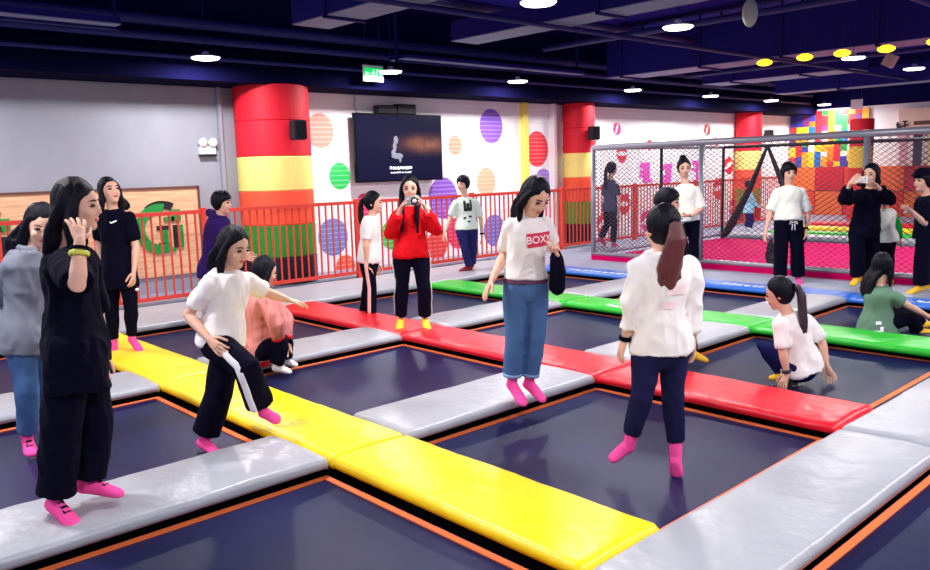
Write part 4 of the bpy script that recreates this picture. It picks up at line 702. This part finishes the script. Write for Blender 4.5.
    for src in (fing, bf):
        bmesh.ops.recalc_face_normals(src, faces=src.faces[:]); me = bpy.data.meshes.new('t'); src.to_mesh(me); src.free(); body.from_mesh(me); bpy.data.meshes.remove(me)
    part('body', body, [SK, EYE, LIP, BROW], root, True)
    # ---- top
    bm = bmesh.new(); torso(bm, J, hem, .99, ease, ease, flare); c, r, f = torsoat(J, .985)
    loft(bm, [(c - up*.03, r*.09*k, f*.07*k), (c + up*.012, r*neck_open*k, f*neck_open*.95*k)], 18)
    for s in 'RL':
        arm = [J['s' + s], J['e' + s], J['w' + s]]; ss = [x for x in (0, .35, .7, 1, 1.3, 1.7) if x < sleeve - .08] + [sleeve]
        rr = [(sl_r + .004 if x < .5 else sl_r if x < 1 else sl_r * (.98 - .22 * (x - 1))) * k for x in ss]
        limb(bm, arm, ss, rr, True, False)
        ell(bm, blend(J['s' + s], J['nb'], .35) - up * .012, V((.055*k, 0, 0)), V((0, .055*k, 0)), V((0, 0, .045*k)))
    bm = fuse(bm, vox, 3); folds(bm, fold * 1.35, 8, .6, len(label))
    shirt = part(o.get('topname', 'shirt'), bm, top, root, True)
    # ---- bottom
    bm = bmesh.new(); torso(bm, J, crotch, .16, .012, .01, 0, 24, True)
    W = {'slim': (.09, .08, .066, .062, .06, .048, .044), 'straight': (.096, .09, .072, .068, .068, .064, .062), 'wide': (.1, .097, .09, .088, .088, .088, .09)}[legw]
    for s in 'RL':
        leg = [J['h' + s], J['k' + s], J['a' + s]]; S0 = (0, .3, .75, 1, 1.3, 1.7, 2)
        ss = [x for x in S0 if x < cuff - .1] + [cuff]
        def rad(x):
            for i in range(6):
                if x <= S0[i+1]: return W[i] + (W[i+1] - W[i]) * (x - S0[i]) / (S0[i+1] - S0[i])
            return W[6]
        limb(bm, leg, ss, [rad(x) * k for x in ss], True, False)
    bm = fuse(bm, vox, 2); folds(bm, fold * .8, 9, .45, len(label) + 3)
    tro = part('trousers', bm, bottom, root, True)
    # ---- feet
    for s in 'RL':
        bm = bmesh.new(); R, side, fup, f2, heel, L = foot_rings(J, s, .004 if footname == 'sock' else .009); loft(bm, R, 14)
        sh = (J['k' + s] - J['a' + s]).normalized(); limb(bm, [heel + fup*.01, J['a' + s] + sh * (.07 if footname == 'sock' else .01) * k], [0, .5, 1], [.034*k, .038*k, .038*k], True, False)
        bm = fuse(bm, .007 if near else .011, 3); bv = BVHTree.FromBMesh(bm); sk = part(footname, bm, foot, root, True)
        if o.get('sockprint'):
            g = bmesh.new(); glyphs(g, 3, .032, .05, 4, V((-.05, 0, 0)), V((1, 0, 0)), V((0, 1, 0)), 0.0, 0, 5, .16)
            bmesh.ops.subdivide_edges(g, edges=g.edges[:], cuts=2, use_grid_fill=True)
            proj_mesh(g, bv, heel + f2*L*.42, f2, side, fup, .003); tag(part('sock_print', g, INK, sk), 'black and white print'); 
    # ---- hair
    hm = hairm or HAIR; bm = bmesh.new(); n, m = 28, 18; R = []
    def hp(x, y, z): return H(x, y, z)
    rings = []
    for i in range(m):
        t = -math.pi/2 + math.pi * (i + .5) / m; ring = []
        for j in range(n):
            a = 2*math.pi*j/n; bang = hair in ('short', 'cap'); x = (.092 if bang else .088)*math.cos(t)*math.cos(a); y = (-.008 if bang else -.016) + (.112 if bang else .098)*math.cos(t)*math.sin(a); z = .024 + (.117 if bang else .114)*math.sin(t)
            z0, z1 = (.0, .05) if bang else (.0, .09); ys = .016 if not bang else .022
            lim = ys + max(0, min(1, (z - z0) / (z1 - z0))) ** 1.4 * (.11 - ys)
            if z < -.03: lim = ys - (-.03 - z) * (.9 if bang else .55)
            if y > lim: y = lim + (y - lim) * .05
            ring.append(bm.verts.new(H(x, y, z)))
        rings.append(ring)
    for a, b in zip(rings, rings[1:]):
        for j in range(n): bm.faces.new((a[j], a[(j+1) % n], b[(j+1) % n], b[j]))
    bm.faces.new(list(reversed(rings[0]))); bm.faces.new(rings[-1])
    down = (V((0, 0, -1)) * .75 - up * .35).normalized(); back = -torsoat(J, .9)[2]
    if hair == 'long':
        p0 = H(0, -.062, 0); p1 = J['nb'] + back*o.get('hairback', .075)*k + up*.05*k; p2 = p1 + down*hairlen*.5*k + back*.02; p3 = p1 + down*hairlen*k + back*.0
        r2 = torsoat(J, .9)[1]
        loft(bm, [(p0, hr*.07*k, hf*.045*k), (blend(p0, p1, .55), hr*.082*k, hf*.04*k), (p1, blend(hr, r2, .6).normalized()*.088*k, back*.034*k), (p2, r2*.085*k, back*.03*k), (p3, r2*.06*k, back*.014*k)], 18)
        rnd = random.Random(len(label)); rl = blend(hr, r2, .6).normalized()
        for i in range(13):
            u = -1 + 2 * i / 12; e = rnd.uniform(.8, 1.12); sd = rl * u * .084*k; bk = back * (.03 + .012 * rnd.random()) * (1.2 - .5*u*u)
            tube(bm, [p0 + hr*u*.06*k + hup*.03, blend(p0, p1, .6) + sd + bk, p1 + sd + bk, p2 + sd * .98 + bk * .8, blend(p1, p3, e) + sd * .85 + bk * .5], [.01*k, .014*k, .015*k, .013*k, .004*k], 7, cap=True)
        for s in (-1, 1):
            q = [H(s*.07, .022, .05), H(s*.081, .005, -.01), H(s*.083, -.012, -.08)]; e = q[2] + down*.10*k
            if o.get('front_hair'): e = J['nb'] + r2*s*.08*k - back*.165*k + down*o['front_hair']*k; q.append(J['nb'] + r2*s*.08*k - back*.12*k + V((0, 0, .0)))
            tube(bm, q + [e], [.018*k, .024*k, .03*k] + ([.032*k] if o.get('front_hair') else []) + [.016*k], 10, cap=True)
    if hair == 'pony':
        q = [H(0, -.095, .035), H(0, -.135, .03), H(0, -.15, -.04)]; e1 = J['nb'] + back*.12*k + down*hairlen*.35*k; e2 = J['nb'] + back*.1*k + down*hairlen*k
        pw = o.get('ponyw', 1); bp = bmesh.new()
        rnd = random.Random(len(label))
        tube(bp, q + [e1, blend(e1, e2, .75)], [.022*k, .03*k, .034*k * pw, .036*k * pw, .024*k * pw], 12, cap=True)
        for i in range(15):
            a = 2*math.pi*i/15; ox, oy = math.cos(a) * .034*k * pw * rnd.uniform(.5, 1.2), math.sin(a) * .02*k * rnd.uniform(.6, 1.2); off = hr * ox + hf * oy; u = rnd.uniform(.7, 1.12)
            e3 = blend(e1, e2, u); wv = hr * rnd.uniform(-.018, .018)
            tube(bp, [q[0], q[1] + off * .5, q[2] + off * .9, e1 + off * 1.15 + wv, blend(e1, e3, .55) + off * 1.3 - wv, e3 + off * 1.0 + wv], [.012*k, .014*k, .016*k, .015*k, .012*k, .003*k], 7, cap=True)
        bp = fuse(bp, .0075 if near else .011, 1)
    if hair == 'bun': ell(bm, H(0, -.06, .125), hr*.045*hk, hf*.045*hk, hup*.04*hk)
    bm = fuse(bm, .008 if near else .011, 3); folds(bm, .004, 30, .3)
    hr_o = part('hair', bm, hm, root, True)
    if hair == 'pony':
        tag(part('ponytail', bp, o.get('ponym', hm), root, True))
        bp = bmesh.new(); p = q[0]; tube(bp, [blend(q[0], q[1], .2), blend(q[0], q[1], .6)], .03*k, 12); part('hair_tie', bp, BLK, root, True)
    J['shirt'] = shirt; J['trousers'] = tro; J['H'] = H
    return J
def bvh_of(o):
    b = bmesh.new(); b.from_mesh(o.data); t = BVHTree.FromBMesh(b); b.free(); return t
def leg_stripe(J, sides, m, rads, cuff=1.95, w=.016):
    for s in sides:
        leg = [J['h' + s] + J['up'] * .05, J['k' + s], J['a' + s]]; sg = 1 if s == 'R' else -1; bm = bmesh.new(); R = []
        fwd = J['fwd']; bv = bvh_of(J['trousers']); N = 26
        for i in range(N + 1):
            x = cuff * i / N; p = lerp_path(leg, x); d = (leg[1] - leg[0] if x < 1 else leg[2] - leg[1]).normalized()
            out = J['rH'] * sg; out = (out - d * out.dot(d)).normalized(); h = bv.ray_cast(p + out * .4, -out, .6)
            c = h[0] + out * .008 if h[0] and (h[0] - p).length < .2 else p + out * rads
            R.append((c, out.cross(d).normalized() * w, out * .004))
        loft(bm, R, 8); part('side_stripe', bm, m, J['trousers'], True)
def band(J, s, u, r, m, name, w=.012, cap_=None):
    e, q = J['e' + s], J['w' + s]; d = (q - e).normalized(); c = blend(e, q, u); a, b = perp(d); bm = bmesh.new(); n, mm = 20, 8; G = []
    for i in range(n):
        t = 2*math.pi*i/n; o_ = a*math.cos(t) + b*math.sin(t)
        G.append([bm.verts.new(c + o_ * (r + .006*math.cos(p)) + d * w * math.sin(p)) for p in [2*math.pi*j/mm for j in range(mm)]])
    for i in range(n):
        for j in range(mm): bm.faces.new((G[i][j], G[(i+1) % n][j], G[(i+1) % n][(j+1) % mm], G[i][(j+1) % mm]))
    return part(name, bm, m, J['root'], True)
def ring_part(J, s, path, x, r, m, name, w):
    """knitted cuff around a limb at path position x"""
    P = [J[p + s] for p in path]; bm = bmesh.new(); limb(bm, P, [x - w, x], [r, r * .97], False, False); return part(name, bm, m, J['root'], True)
# 1 ---- far left
J = person('grey', 'woman in grey shirt, blue jeans and pink socks at the left edge, looking down', 1.0, top=cloth('grey shirt cloth', (116, 119, 134)), hem=-.12, sleeve=1.9, ease=.03, flare=.05, sl_r=.058, bottom=DEN, legw='straight', cuff=1.86, hairlen=.1, near=True, fold=.009, o={'sockprint': 1, 'topname': 'shirt', 'hairback': .045})
bm = bmesh.new(); c, r, f = torsoat(J, 1.0); tube(bm, [c + r*.07 + J['up']*.01, c + f*.07, c - r*.07 + J['up']*.01, c - f*.06 + J['up']*.02, c + r*.07 + J['up']*.01], .02, 8); part('collar', bm, cloth('grey shirt cloth', (0, 0, 0)), J['root'], True)
# 2
J = person('black', 'woman in long black tunic at the left front, hand raised to her hair', 1.02, top=BLK, hem=-.42, sleeve=.9, ease=.02, flare=.02, sl_r=.066, bottom=BLK, legw='wide', cuff=1.9, hairlen=.13, near=True, fold=.012, o={'sockprint': 1, 'topname': 'tunic', 'spreadR': 1.5, 'curlR': .25, 'hand': .92, 'latR': (-.1, .95, 0), 'hairback': .035, 'head': 1.0})
band(J, 'R', .82, .034, BLK, 'dark_bracelet', .008); band(J, 'R', .7, .037, mat('yellow green bracelet', (206, 210, 74), .4), 'bracelet', .012)
bm = bmesh.new(); tube(bm, [J['H'](.077, -.005, -.045), J['H'](.08, .0, -.075)], .005, 6); part('earring', bm, M['whitem'], J['root'])
# 3
J = person('uphill', 'woman in black tee and leggings standing on the yellow pad, looking up', 1.0, top=BLK, hem=-.22, sleeve=.8, ease=.02, flare=.02, sl_r=.058, bottom=BLK, legw='slim', cuff=1.92, hairlen=.06, fold=.008)
bv = bvh_of(J['shirt']); g = grid_bm(.05, .014, 8, 3); 
for v in g.verts: v.co.y += abs(v.co.x + .012) * .5
c, r, f = torsoat(J, .8); proj_mesh(g, bv, c + r*-.07, -r, J['up'], f, .004); part('chest_emblem', g, M['whitem'], J['shirt'])
bm = bmesh.new(); ell(bm, J['hL'] - J['rH']*.1 - V((0, 0, .15)), V((.018, 0, 0)), V((0, .018, 0)), V((0, 0, .014))); part('pocket_tag', bm, M['whitem'], J['root'], True)
# 4
J = person('hoodie', 'short haired person in dark purple hoodie by the railing', .97, top=cloth('dark purple fleece', (46, 22, 92)), hem=-.14, sleeve=1.9, ease=.045, flare=.03, sl_r=.066, bottom=BLK, legw='straight', hair='short', foot=YEL, o={'topname': 'hoodie'}, fold=.01)
bm = bmesh.new(); c, r, f = torsoat(J, 1.0); tube(bm, [c + r*.1, c + f*.08 + J['up']*.0, c - r*.1, c - f*.11 + J['up']*.03, c + r*.1], [.035, .025, .035, .055, .035], 10); bm = fuse(bm, .012, 3); part('hood', bm, cloth('dark purple fleece', (0, 0, 0)), J['root'], True)
# 5
J = person('runner', 'woman in white tee and white-striped black trousers lifting one leg off the trampoline', .95, top=WHT, hem=-.02, sleeve=.72, ease=.026, flare=.03, sl_r=.058, bottom=BLK, legw='wide', cuff=1.84, hairlen=.08, near=True, fold=.009)
leg_stripe(J, 'RL', cloth('white stripe cloth', (236, 234, 240)), .1, 1.82, .022)
# 6
J = person('sitter', 'person in dusty pink jacket with red cuffs sitting on the trampoline', .98, top=mat('pink striped cloth', (206, 128, 124), .85, var=.3, vscale=26, stretch=(1, 1, .02), bump=.2, bscale=50), hem=-.02, sleeve=1.8, ease=.05, flare=.03, sl_r=.072, bottom=BLK, legw='straight', hair='long', hairlen=.02, foot=WHT, o={'topname': 'jacket'}, fold=.01)
RC = cloth('red rib knit', (206, 32, 46))
for s in 'RL': ring_part(J, s, 'sew', 1.86, .062, RC, 'jacket_cuff', .16)
bm = bmesh.new(); torso(bm, J, -.1, .0, .055, .055); part('jacket_hem', bm, RC, J['root'], True)
# 7
J = person('stripe', 'woman in white tee and pale-striped black trousers standing in profile by the railing', .97, top=WHT, hem=-.05, sleeve=.75, ease=.022, flare=.03, sl_r=.058, bottom=BLK, legw='straight', hair='pony', hairlen=.12, foot=YEL)
leg_stripe(J, 'R', cloth('pale pink stripe', (244, 196, 190)), .07, 1.95, .02)
# 8
J = person('camera', 'woman in red sweatshirt holding a camera to her face on the red pad', .98, top=cloth('bright red fleece', (216, 18, 30)), hem=-.06, sleeve=1.75, ease=.035, flare=.02, sl_r=.068, bottom=BLK, legw='straight', cuff=1.9, hairlen=.2, foot=YEL, footname='shoe', o={'front_hair': .26, 'topname': 'sweatshirt'}, fold=.01)
leg_stripe(J, 'RL', WHT, .07, 1.9, .014)
def handheld(J, name, label, cat, size, m, extra=None):
    c = blend(J['wR'], J['wL'], .5) * .35 + blend(J['fR'], J['fL'], .5) * .65 + J['hf'] * .02; t = thing(name, label, cat, c + J['root'].location)
    bm = bmesh.new(); box(bm, -size[0]/2, size[0]/2, -size[1]/2, size[1]/2, -size[2]/2, size[2]/2); bmesh.ops.bevel(bm, geom=bm.edges[:], offset=min(size)*.2, segments=2, affect='EDGES')
    R = Matrix((J['hr'], J['hf'], J['hup'])).transposed(); bmesh.ops.rotate(bm, cent=(0, 0, 0), matrix=R, verts=bm.verts[:]); part('body', bm, m, t)
    return t, R
t, R = handheld(J, 'camera', 'black and silver camera held up by the woman in red', 'camera', (.15, .05, .09), mat('silver camera body', (150, 150, 160), .4))
bm = bmesh.new(); tube(bm, [J['hf']*.02 + J['hr']*-.02, J['hf']*.075 + J['hr']*-.02], [.037, .034], 18); part('lens', bm, M['blackgloss'], t, True)
bm = bmesh.new(); tube(bm, [J['hf']*.0761 + J['hr']*-.02, J['hf']*.078 + J['hr']*-.02], .022, 16); part('lens_glass', bm, mat('pale lens ring', (200, 204, 214), .2), t, True)
# 9
J = person('man', 'man with cropped hair and printed pale tee walking by the railing', 1.0, top=cloth('pale mint cloth', (218, 230, 220)), hem=-.06, sleeve=.8, ease=.026, flare=.03, sl_r=.062, bottom=NAVY, legw='straight', hair='short', foot=cloth('brick red shoe', (120, 36, 54)), footname='shoe')
bv = bvh_of(J['shirt']); c, r, f = torsoat(J, .62)
for (x, y, w, h) in ((-.05, .05, .04, .16), (.0, .04, .05, .1), (.05, .06, .035, .15), (.0, -.01, .13, .05), (.03, -.12, .05, .03), (-.06, -.14, .04, .03), (.0, -.2, .05, .025)):
    g = grid_bm(w, h, 4, 4); proj_mesh(g, bv, c - r*x + J['up']*y, -r, J['up'], f, .005); part('chest_print', g, INK, J['shirt'])
band(J, 'L', .9, .03, BLK, 'watch', .014)
# 10
J = person('tee', 'woman in blue jeans and white tee with red box print, looking down', 1.0, top=WHT, hem=.14, sleeve=.72, ease=.014, flare=.0, sl_r=.056, bottom=DEN, legw='straight', cuff=1.85, hairlen=.1, near=True, fold=.007, o={'curlR': .2})
bv = bvh_of(J['shirt']); c, r, f = torsoat(J, .66); org = c - r*.06 + J['up']*.02
nz_ = f; ux = (-r * .985 + J['up'] * .1).normalized(); uy = nz_.cross(ux).normalized(); uy = uy if uy.dot(J['up']) > 0 else -uy
g = grid_bm(.18, .095, 20, 12); proj_mesh(g, bv, org, ux, uy, nz_, .004); bx_ = part('chest_print', g, mat('red print', (214, 40, 78), .7), J['shirt'])
g = text_bm('BOXY', .07); bmesh.ops.triangulate(g, faces=g.faces[:]); bmesh.ops.subdivide_edges(g, edges=[e for e in g.edges if e.calc_length() > .01], cuts=2, use_grid_fill=True); bmesh.ops.triangulate(g, faces=g.faces[:]); proj_mesh(g, bv, org, ux, uy, nz_, .007); part('print_lettering', g, M['whitem'], J['shirt'])
for s in 'RL': ring_part(J, s, 'hka', 1.86, .068, cloth('pale turned up denim', (132, 158, 196)), 'turned_up_cuff', .07)
bm = bmesh.new(); torso(bm, J, .09, .14, .018, .018, .0); part('belt', bm, cloth('dark belt', (96, 60, 84)), J['root'], True)
w = J['wL'] + J['root'].location; t = thing('jacket', 'black garment hanging over the left arm of the woman in the box-print tee', 'jacket', w)
bm = bmesh.new(); d = (J['rH'] * -1)
loft(bm, [(V((0, 0, .03)), J['fwd']*.035, d*.02), (V((0, 0, -.02)), J['fwd']*.06, d*.045), (V((0, 0, -.12)) + d*.01, J['fwd']*.08, d*.05), (V((0, 0, -.24)) + d*.005, J['fwd']*.07, d*.045), (V((0, 0, -.27)), J['fwd']*.03, d*.02)], 16); bm = fuse(bm, .01, 2); folds(bm, .01, 18, .3); part('cloth', bm, BLK, t, True)
# 11
J = person('sweat', 'woman in white sweatshirt and dark leggings with reddish ponytail, seen from behind', .95, top=WHT, hem=-.02, sleeve=1.68, ease=.026, flare=.02, sl_r=.058, bottom=cloth('dark leggings', (24, 24, 62)), legw='slim', cuff=1.78, hair='pony', hairlen=.2, near=True, fold=.012, o={'ponym': BRN, 'ponyw': 1.45, 'topname': 'sweatshirt'})
band(J, 'L', .95, .03, BLK, 'wristband', .014)
bm = bmesh.new(); ell(bm, J['H'](.045, -.115, .045), J['hr']*.014, J['hf']*.014, J['hup']*.014); part('hair_clip', bm, mat('silver clip', (190, 190, 205), .3, metal=.6), J['root'], True)
bv = bvh_of(J['shirt']); c, r, f = torsoat(J, .5)
for (x, y, w, h) in ((.03, .08, .12, .05), (-.02, .0, .09, .04)): g = grid_bm(w, h, 5, 4); proj_mesh(g, bv, c + r*x + J['up']*y, r, J['up'], -f, .004); part('back_print', g, cloth('faint pink print', (240, 216, 218)), J['shirt'])
# 12
J = person('walker', 'woman in dark clothes walking behind the left end of the net cage', 1.02, top=cloth('dusky blue top', (66, 70, 96)), hem=-.15, sleeve=.6, ease=.02, flare=.03, bottom=BLK, legw='straight', hair='pony', hairlen=.2, foot=cloth('rose shoe', (190, 60, 100)), footname='shoe')
# 13
J = person('clasp', 'woman in white polo with hair in a bun and hands clasped', 1.0, top=cloth('off white pique', (236, 234, 226)), hem=.0, sleeve=1.0, ease=.025, flare=.03, sl_r=.062, bottom=BLK, legw='straight', hair='bun', foot=YEL)
# 14
J = person('cap', 'person in black half hidden behind the woman in the white sweatshirt', .92, top=BLK, hem=-.1, sleeve=1.8, ease=.03, bottom=BLK, legw='straight', hair='short', foot=YEL)
# 15
J = person('kid', 'small child in a pale blue top behind the net cage opening', .78, top=cloth('pale blue cloth', (150, 190, 214)), hem=-.1, sleeve=1.5, ease=.03, bottom=NAVY, legw='straight', hair='short', foot=WHT, footname='shoe')
# 16
J = person('front', 'short haired woman in white tee and wide black trousers facing the camera', 1.0, top=cloth('cream white cloth', (240, 240, 230)), hem=.0, sleeve=.95, ease=.03, flare=.03, sl_r=.066, bottom=BLK, legw='wide', cuff=1.95, hair='short', foot=PINK)
bm = bmesh.new(); c, r, f = torsoat(J, -.06); c = c + f*.165
for s in (-1, 1): tube(bm, [c, c + r*s*.04 + J['up']*.01, c + r*s*.05 - J['up']*.02, c + r*s*.015 - J['up']*.02, c + r*s*.02 - J['up']*.1], .007, 6)
part('drawstring', bm, WHT, J['trousers'], True)
band(J, 'L', .92, .028, BLK, 'wristband', .012)
# 17
J = person('phone', 'person in loose black clothes taking a photo with a white phone', 1.02, top=BLK, hem=-.3, sleeve=1.7, ease=.035, flare=.02, sl_r=.07, bottom=BLK, legw='wide', hair='long', hairlen=.02, foot=YEL, footname='shoe', fold=.012)
t, R = handheld(J, 'phone', 'white phone held up by the person in black', 'phone', (.155, .012, .078), M['white'])
bm = bmesh.new(); q = J['hf']*.007 + J['hr']*-.05 + J['hup']*.02; ell(bm, q, J['hr']*.008, J['hf']*.003, J['hup']*.008); part('camera_lens', bm, M['blackgloss'], t)
# 18
J = person('child', 'small child in white top with green sleeves, back turned', .8, top=cloth('white child cloth', (236, 234, 228)), hem=-.05, sleeve=.05, ease=.03, bottom=BLK, legw='straight', hair='short', foot=YEL)
for s in 'RL':
    bm = bmesh.new(); limb(bm, [J['s' + s], J['e' + s], J['w' + s]], [0, .4, 1, 1.5, 1.85], [.06, .055, .05, .044, .036], True, False); part('green_sleeve', bm, cloth('green sleeve', (24, 158, 70)), J['shirt'], True)
# 19
J = person('edge', 'person in black with a dark cap at the right edge, reaching one arm forward', 1.0, top=BLK, hem=-.1, sleeve=.85, ease=.045, flare=.02, sl_r=.07, bottom=BLK, legw='wide', hair='cap', foot=YEL)
bm = bmesh.new(); H = J['H']
loft(bm, [(H(0, .05, .075), J['hr']*.07, J['hup']*.014), (H(0, .11, .065), J['hr']*.066, J['hup']*.008), (H(0, .155, .055), J['hr']*.04, J['hup']*.006)], 14); ell(bm, H(0, -.008, .075), J['hr']*.1, J['hf']*.122, J['hup']*.085); bm = fuse(bm, .01, 2); part('cap', bm, BLK, J['root'], True)
# 20
J = person('squat', 'ponytailed woman in white tee crouching with both hands on the trampoline', .96, top=WHT, hem=-.06, sleeve=.85, ease=.03, flare=.04, sl_r=.062, bottom=cloth('deep blue denim', (20, 22, 78)), legw='slim', cuff=1.9, hair='pony', hairlen=.24, foot=YEL, o={'ponym': mat('dark brown hair', (44, 20, 34), .4, spec=.5, bump=.5, bscale=70, stretch=(3, 3, .35))}, fold=.01)
band(J, 'L', .85, .03, mat('watch strap', (60, 40, 50), .5), 'watch', .014)
# 21
J = person('green', 'woman in a grey-green tee with long black hair sitting on the far right trampoline', .97, top=cloth('grey green cloth', (104, 138, 116)), hem=-.3, sleeve=.6, ease=.04, flare=.07, sl_r=.058, bottom=BLK, legw='straight', hair='long', hairlen=.22, foot=YEL)
bv = bvh_of(J['shirt']); c, r, f = torsoat(J, .1)
for (x, y, w, h) in ((.0, .03, .05, .03), (.03, -.03, .03, .05), (-.01, -.05, .06, .02)): g = grid_bm(w, h, 4, 4); proj_mesh(g, bv, c + r*.1 + f*(.02 + x) + J['up']*y, f, J['up'], r, .004); part('side_print', g, M['whitem'], J['shirt'])
# ================================================================ CAMERA, WORLD, VIEW
cam = bpy.data.cameras.new('camera_lens'); co = bpy.data.objects.new('viewpoint', cam); COL.objects.link(co)
r = V((0.67991442, 0.73276829, -0.02769512)); d = V((0.086876, -0.11799696, -0.98920639)); f = V((-0.72812701, 0.67016964, -0.14388781))
co.matrix_world = Matrix(((r.x, -d.x, -f.x, 0), (r.y, -d.y, -f.y, 0), (r.z, -d.z, -f.z, 1.62), (0, 0, 0, 1)))
cam.sensor_width = 36; cam.lens = 802.0 / 930 * 36; cam.clip_end = 200
sc = bpy.context.scene; sc.camera = co
w = bpy.data.worlds.new('hall'); sc.world = w; w.use_nodes = True
w.node_tree.nodes['Background'].inputs[0].default_value = (.55, .55, .9, 1); w.node_tree.nodes['Background'].inputs[1].default_value = .3
sc.view_settings.view_transform = 'Standard'; sc.view_settings.look = 'None'; sc.view_settings.gamma = 1; sc.view_settings.exposure = .58
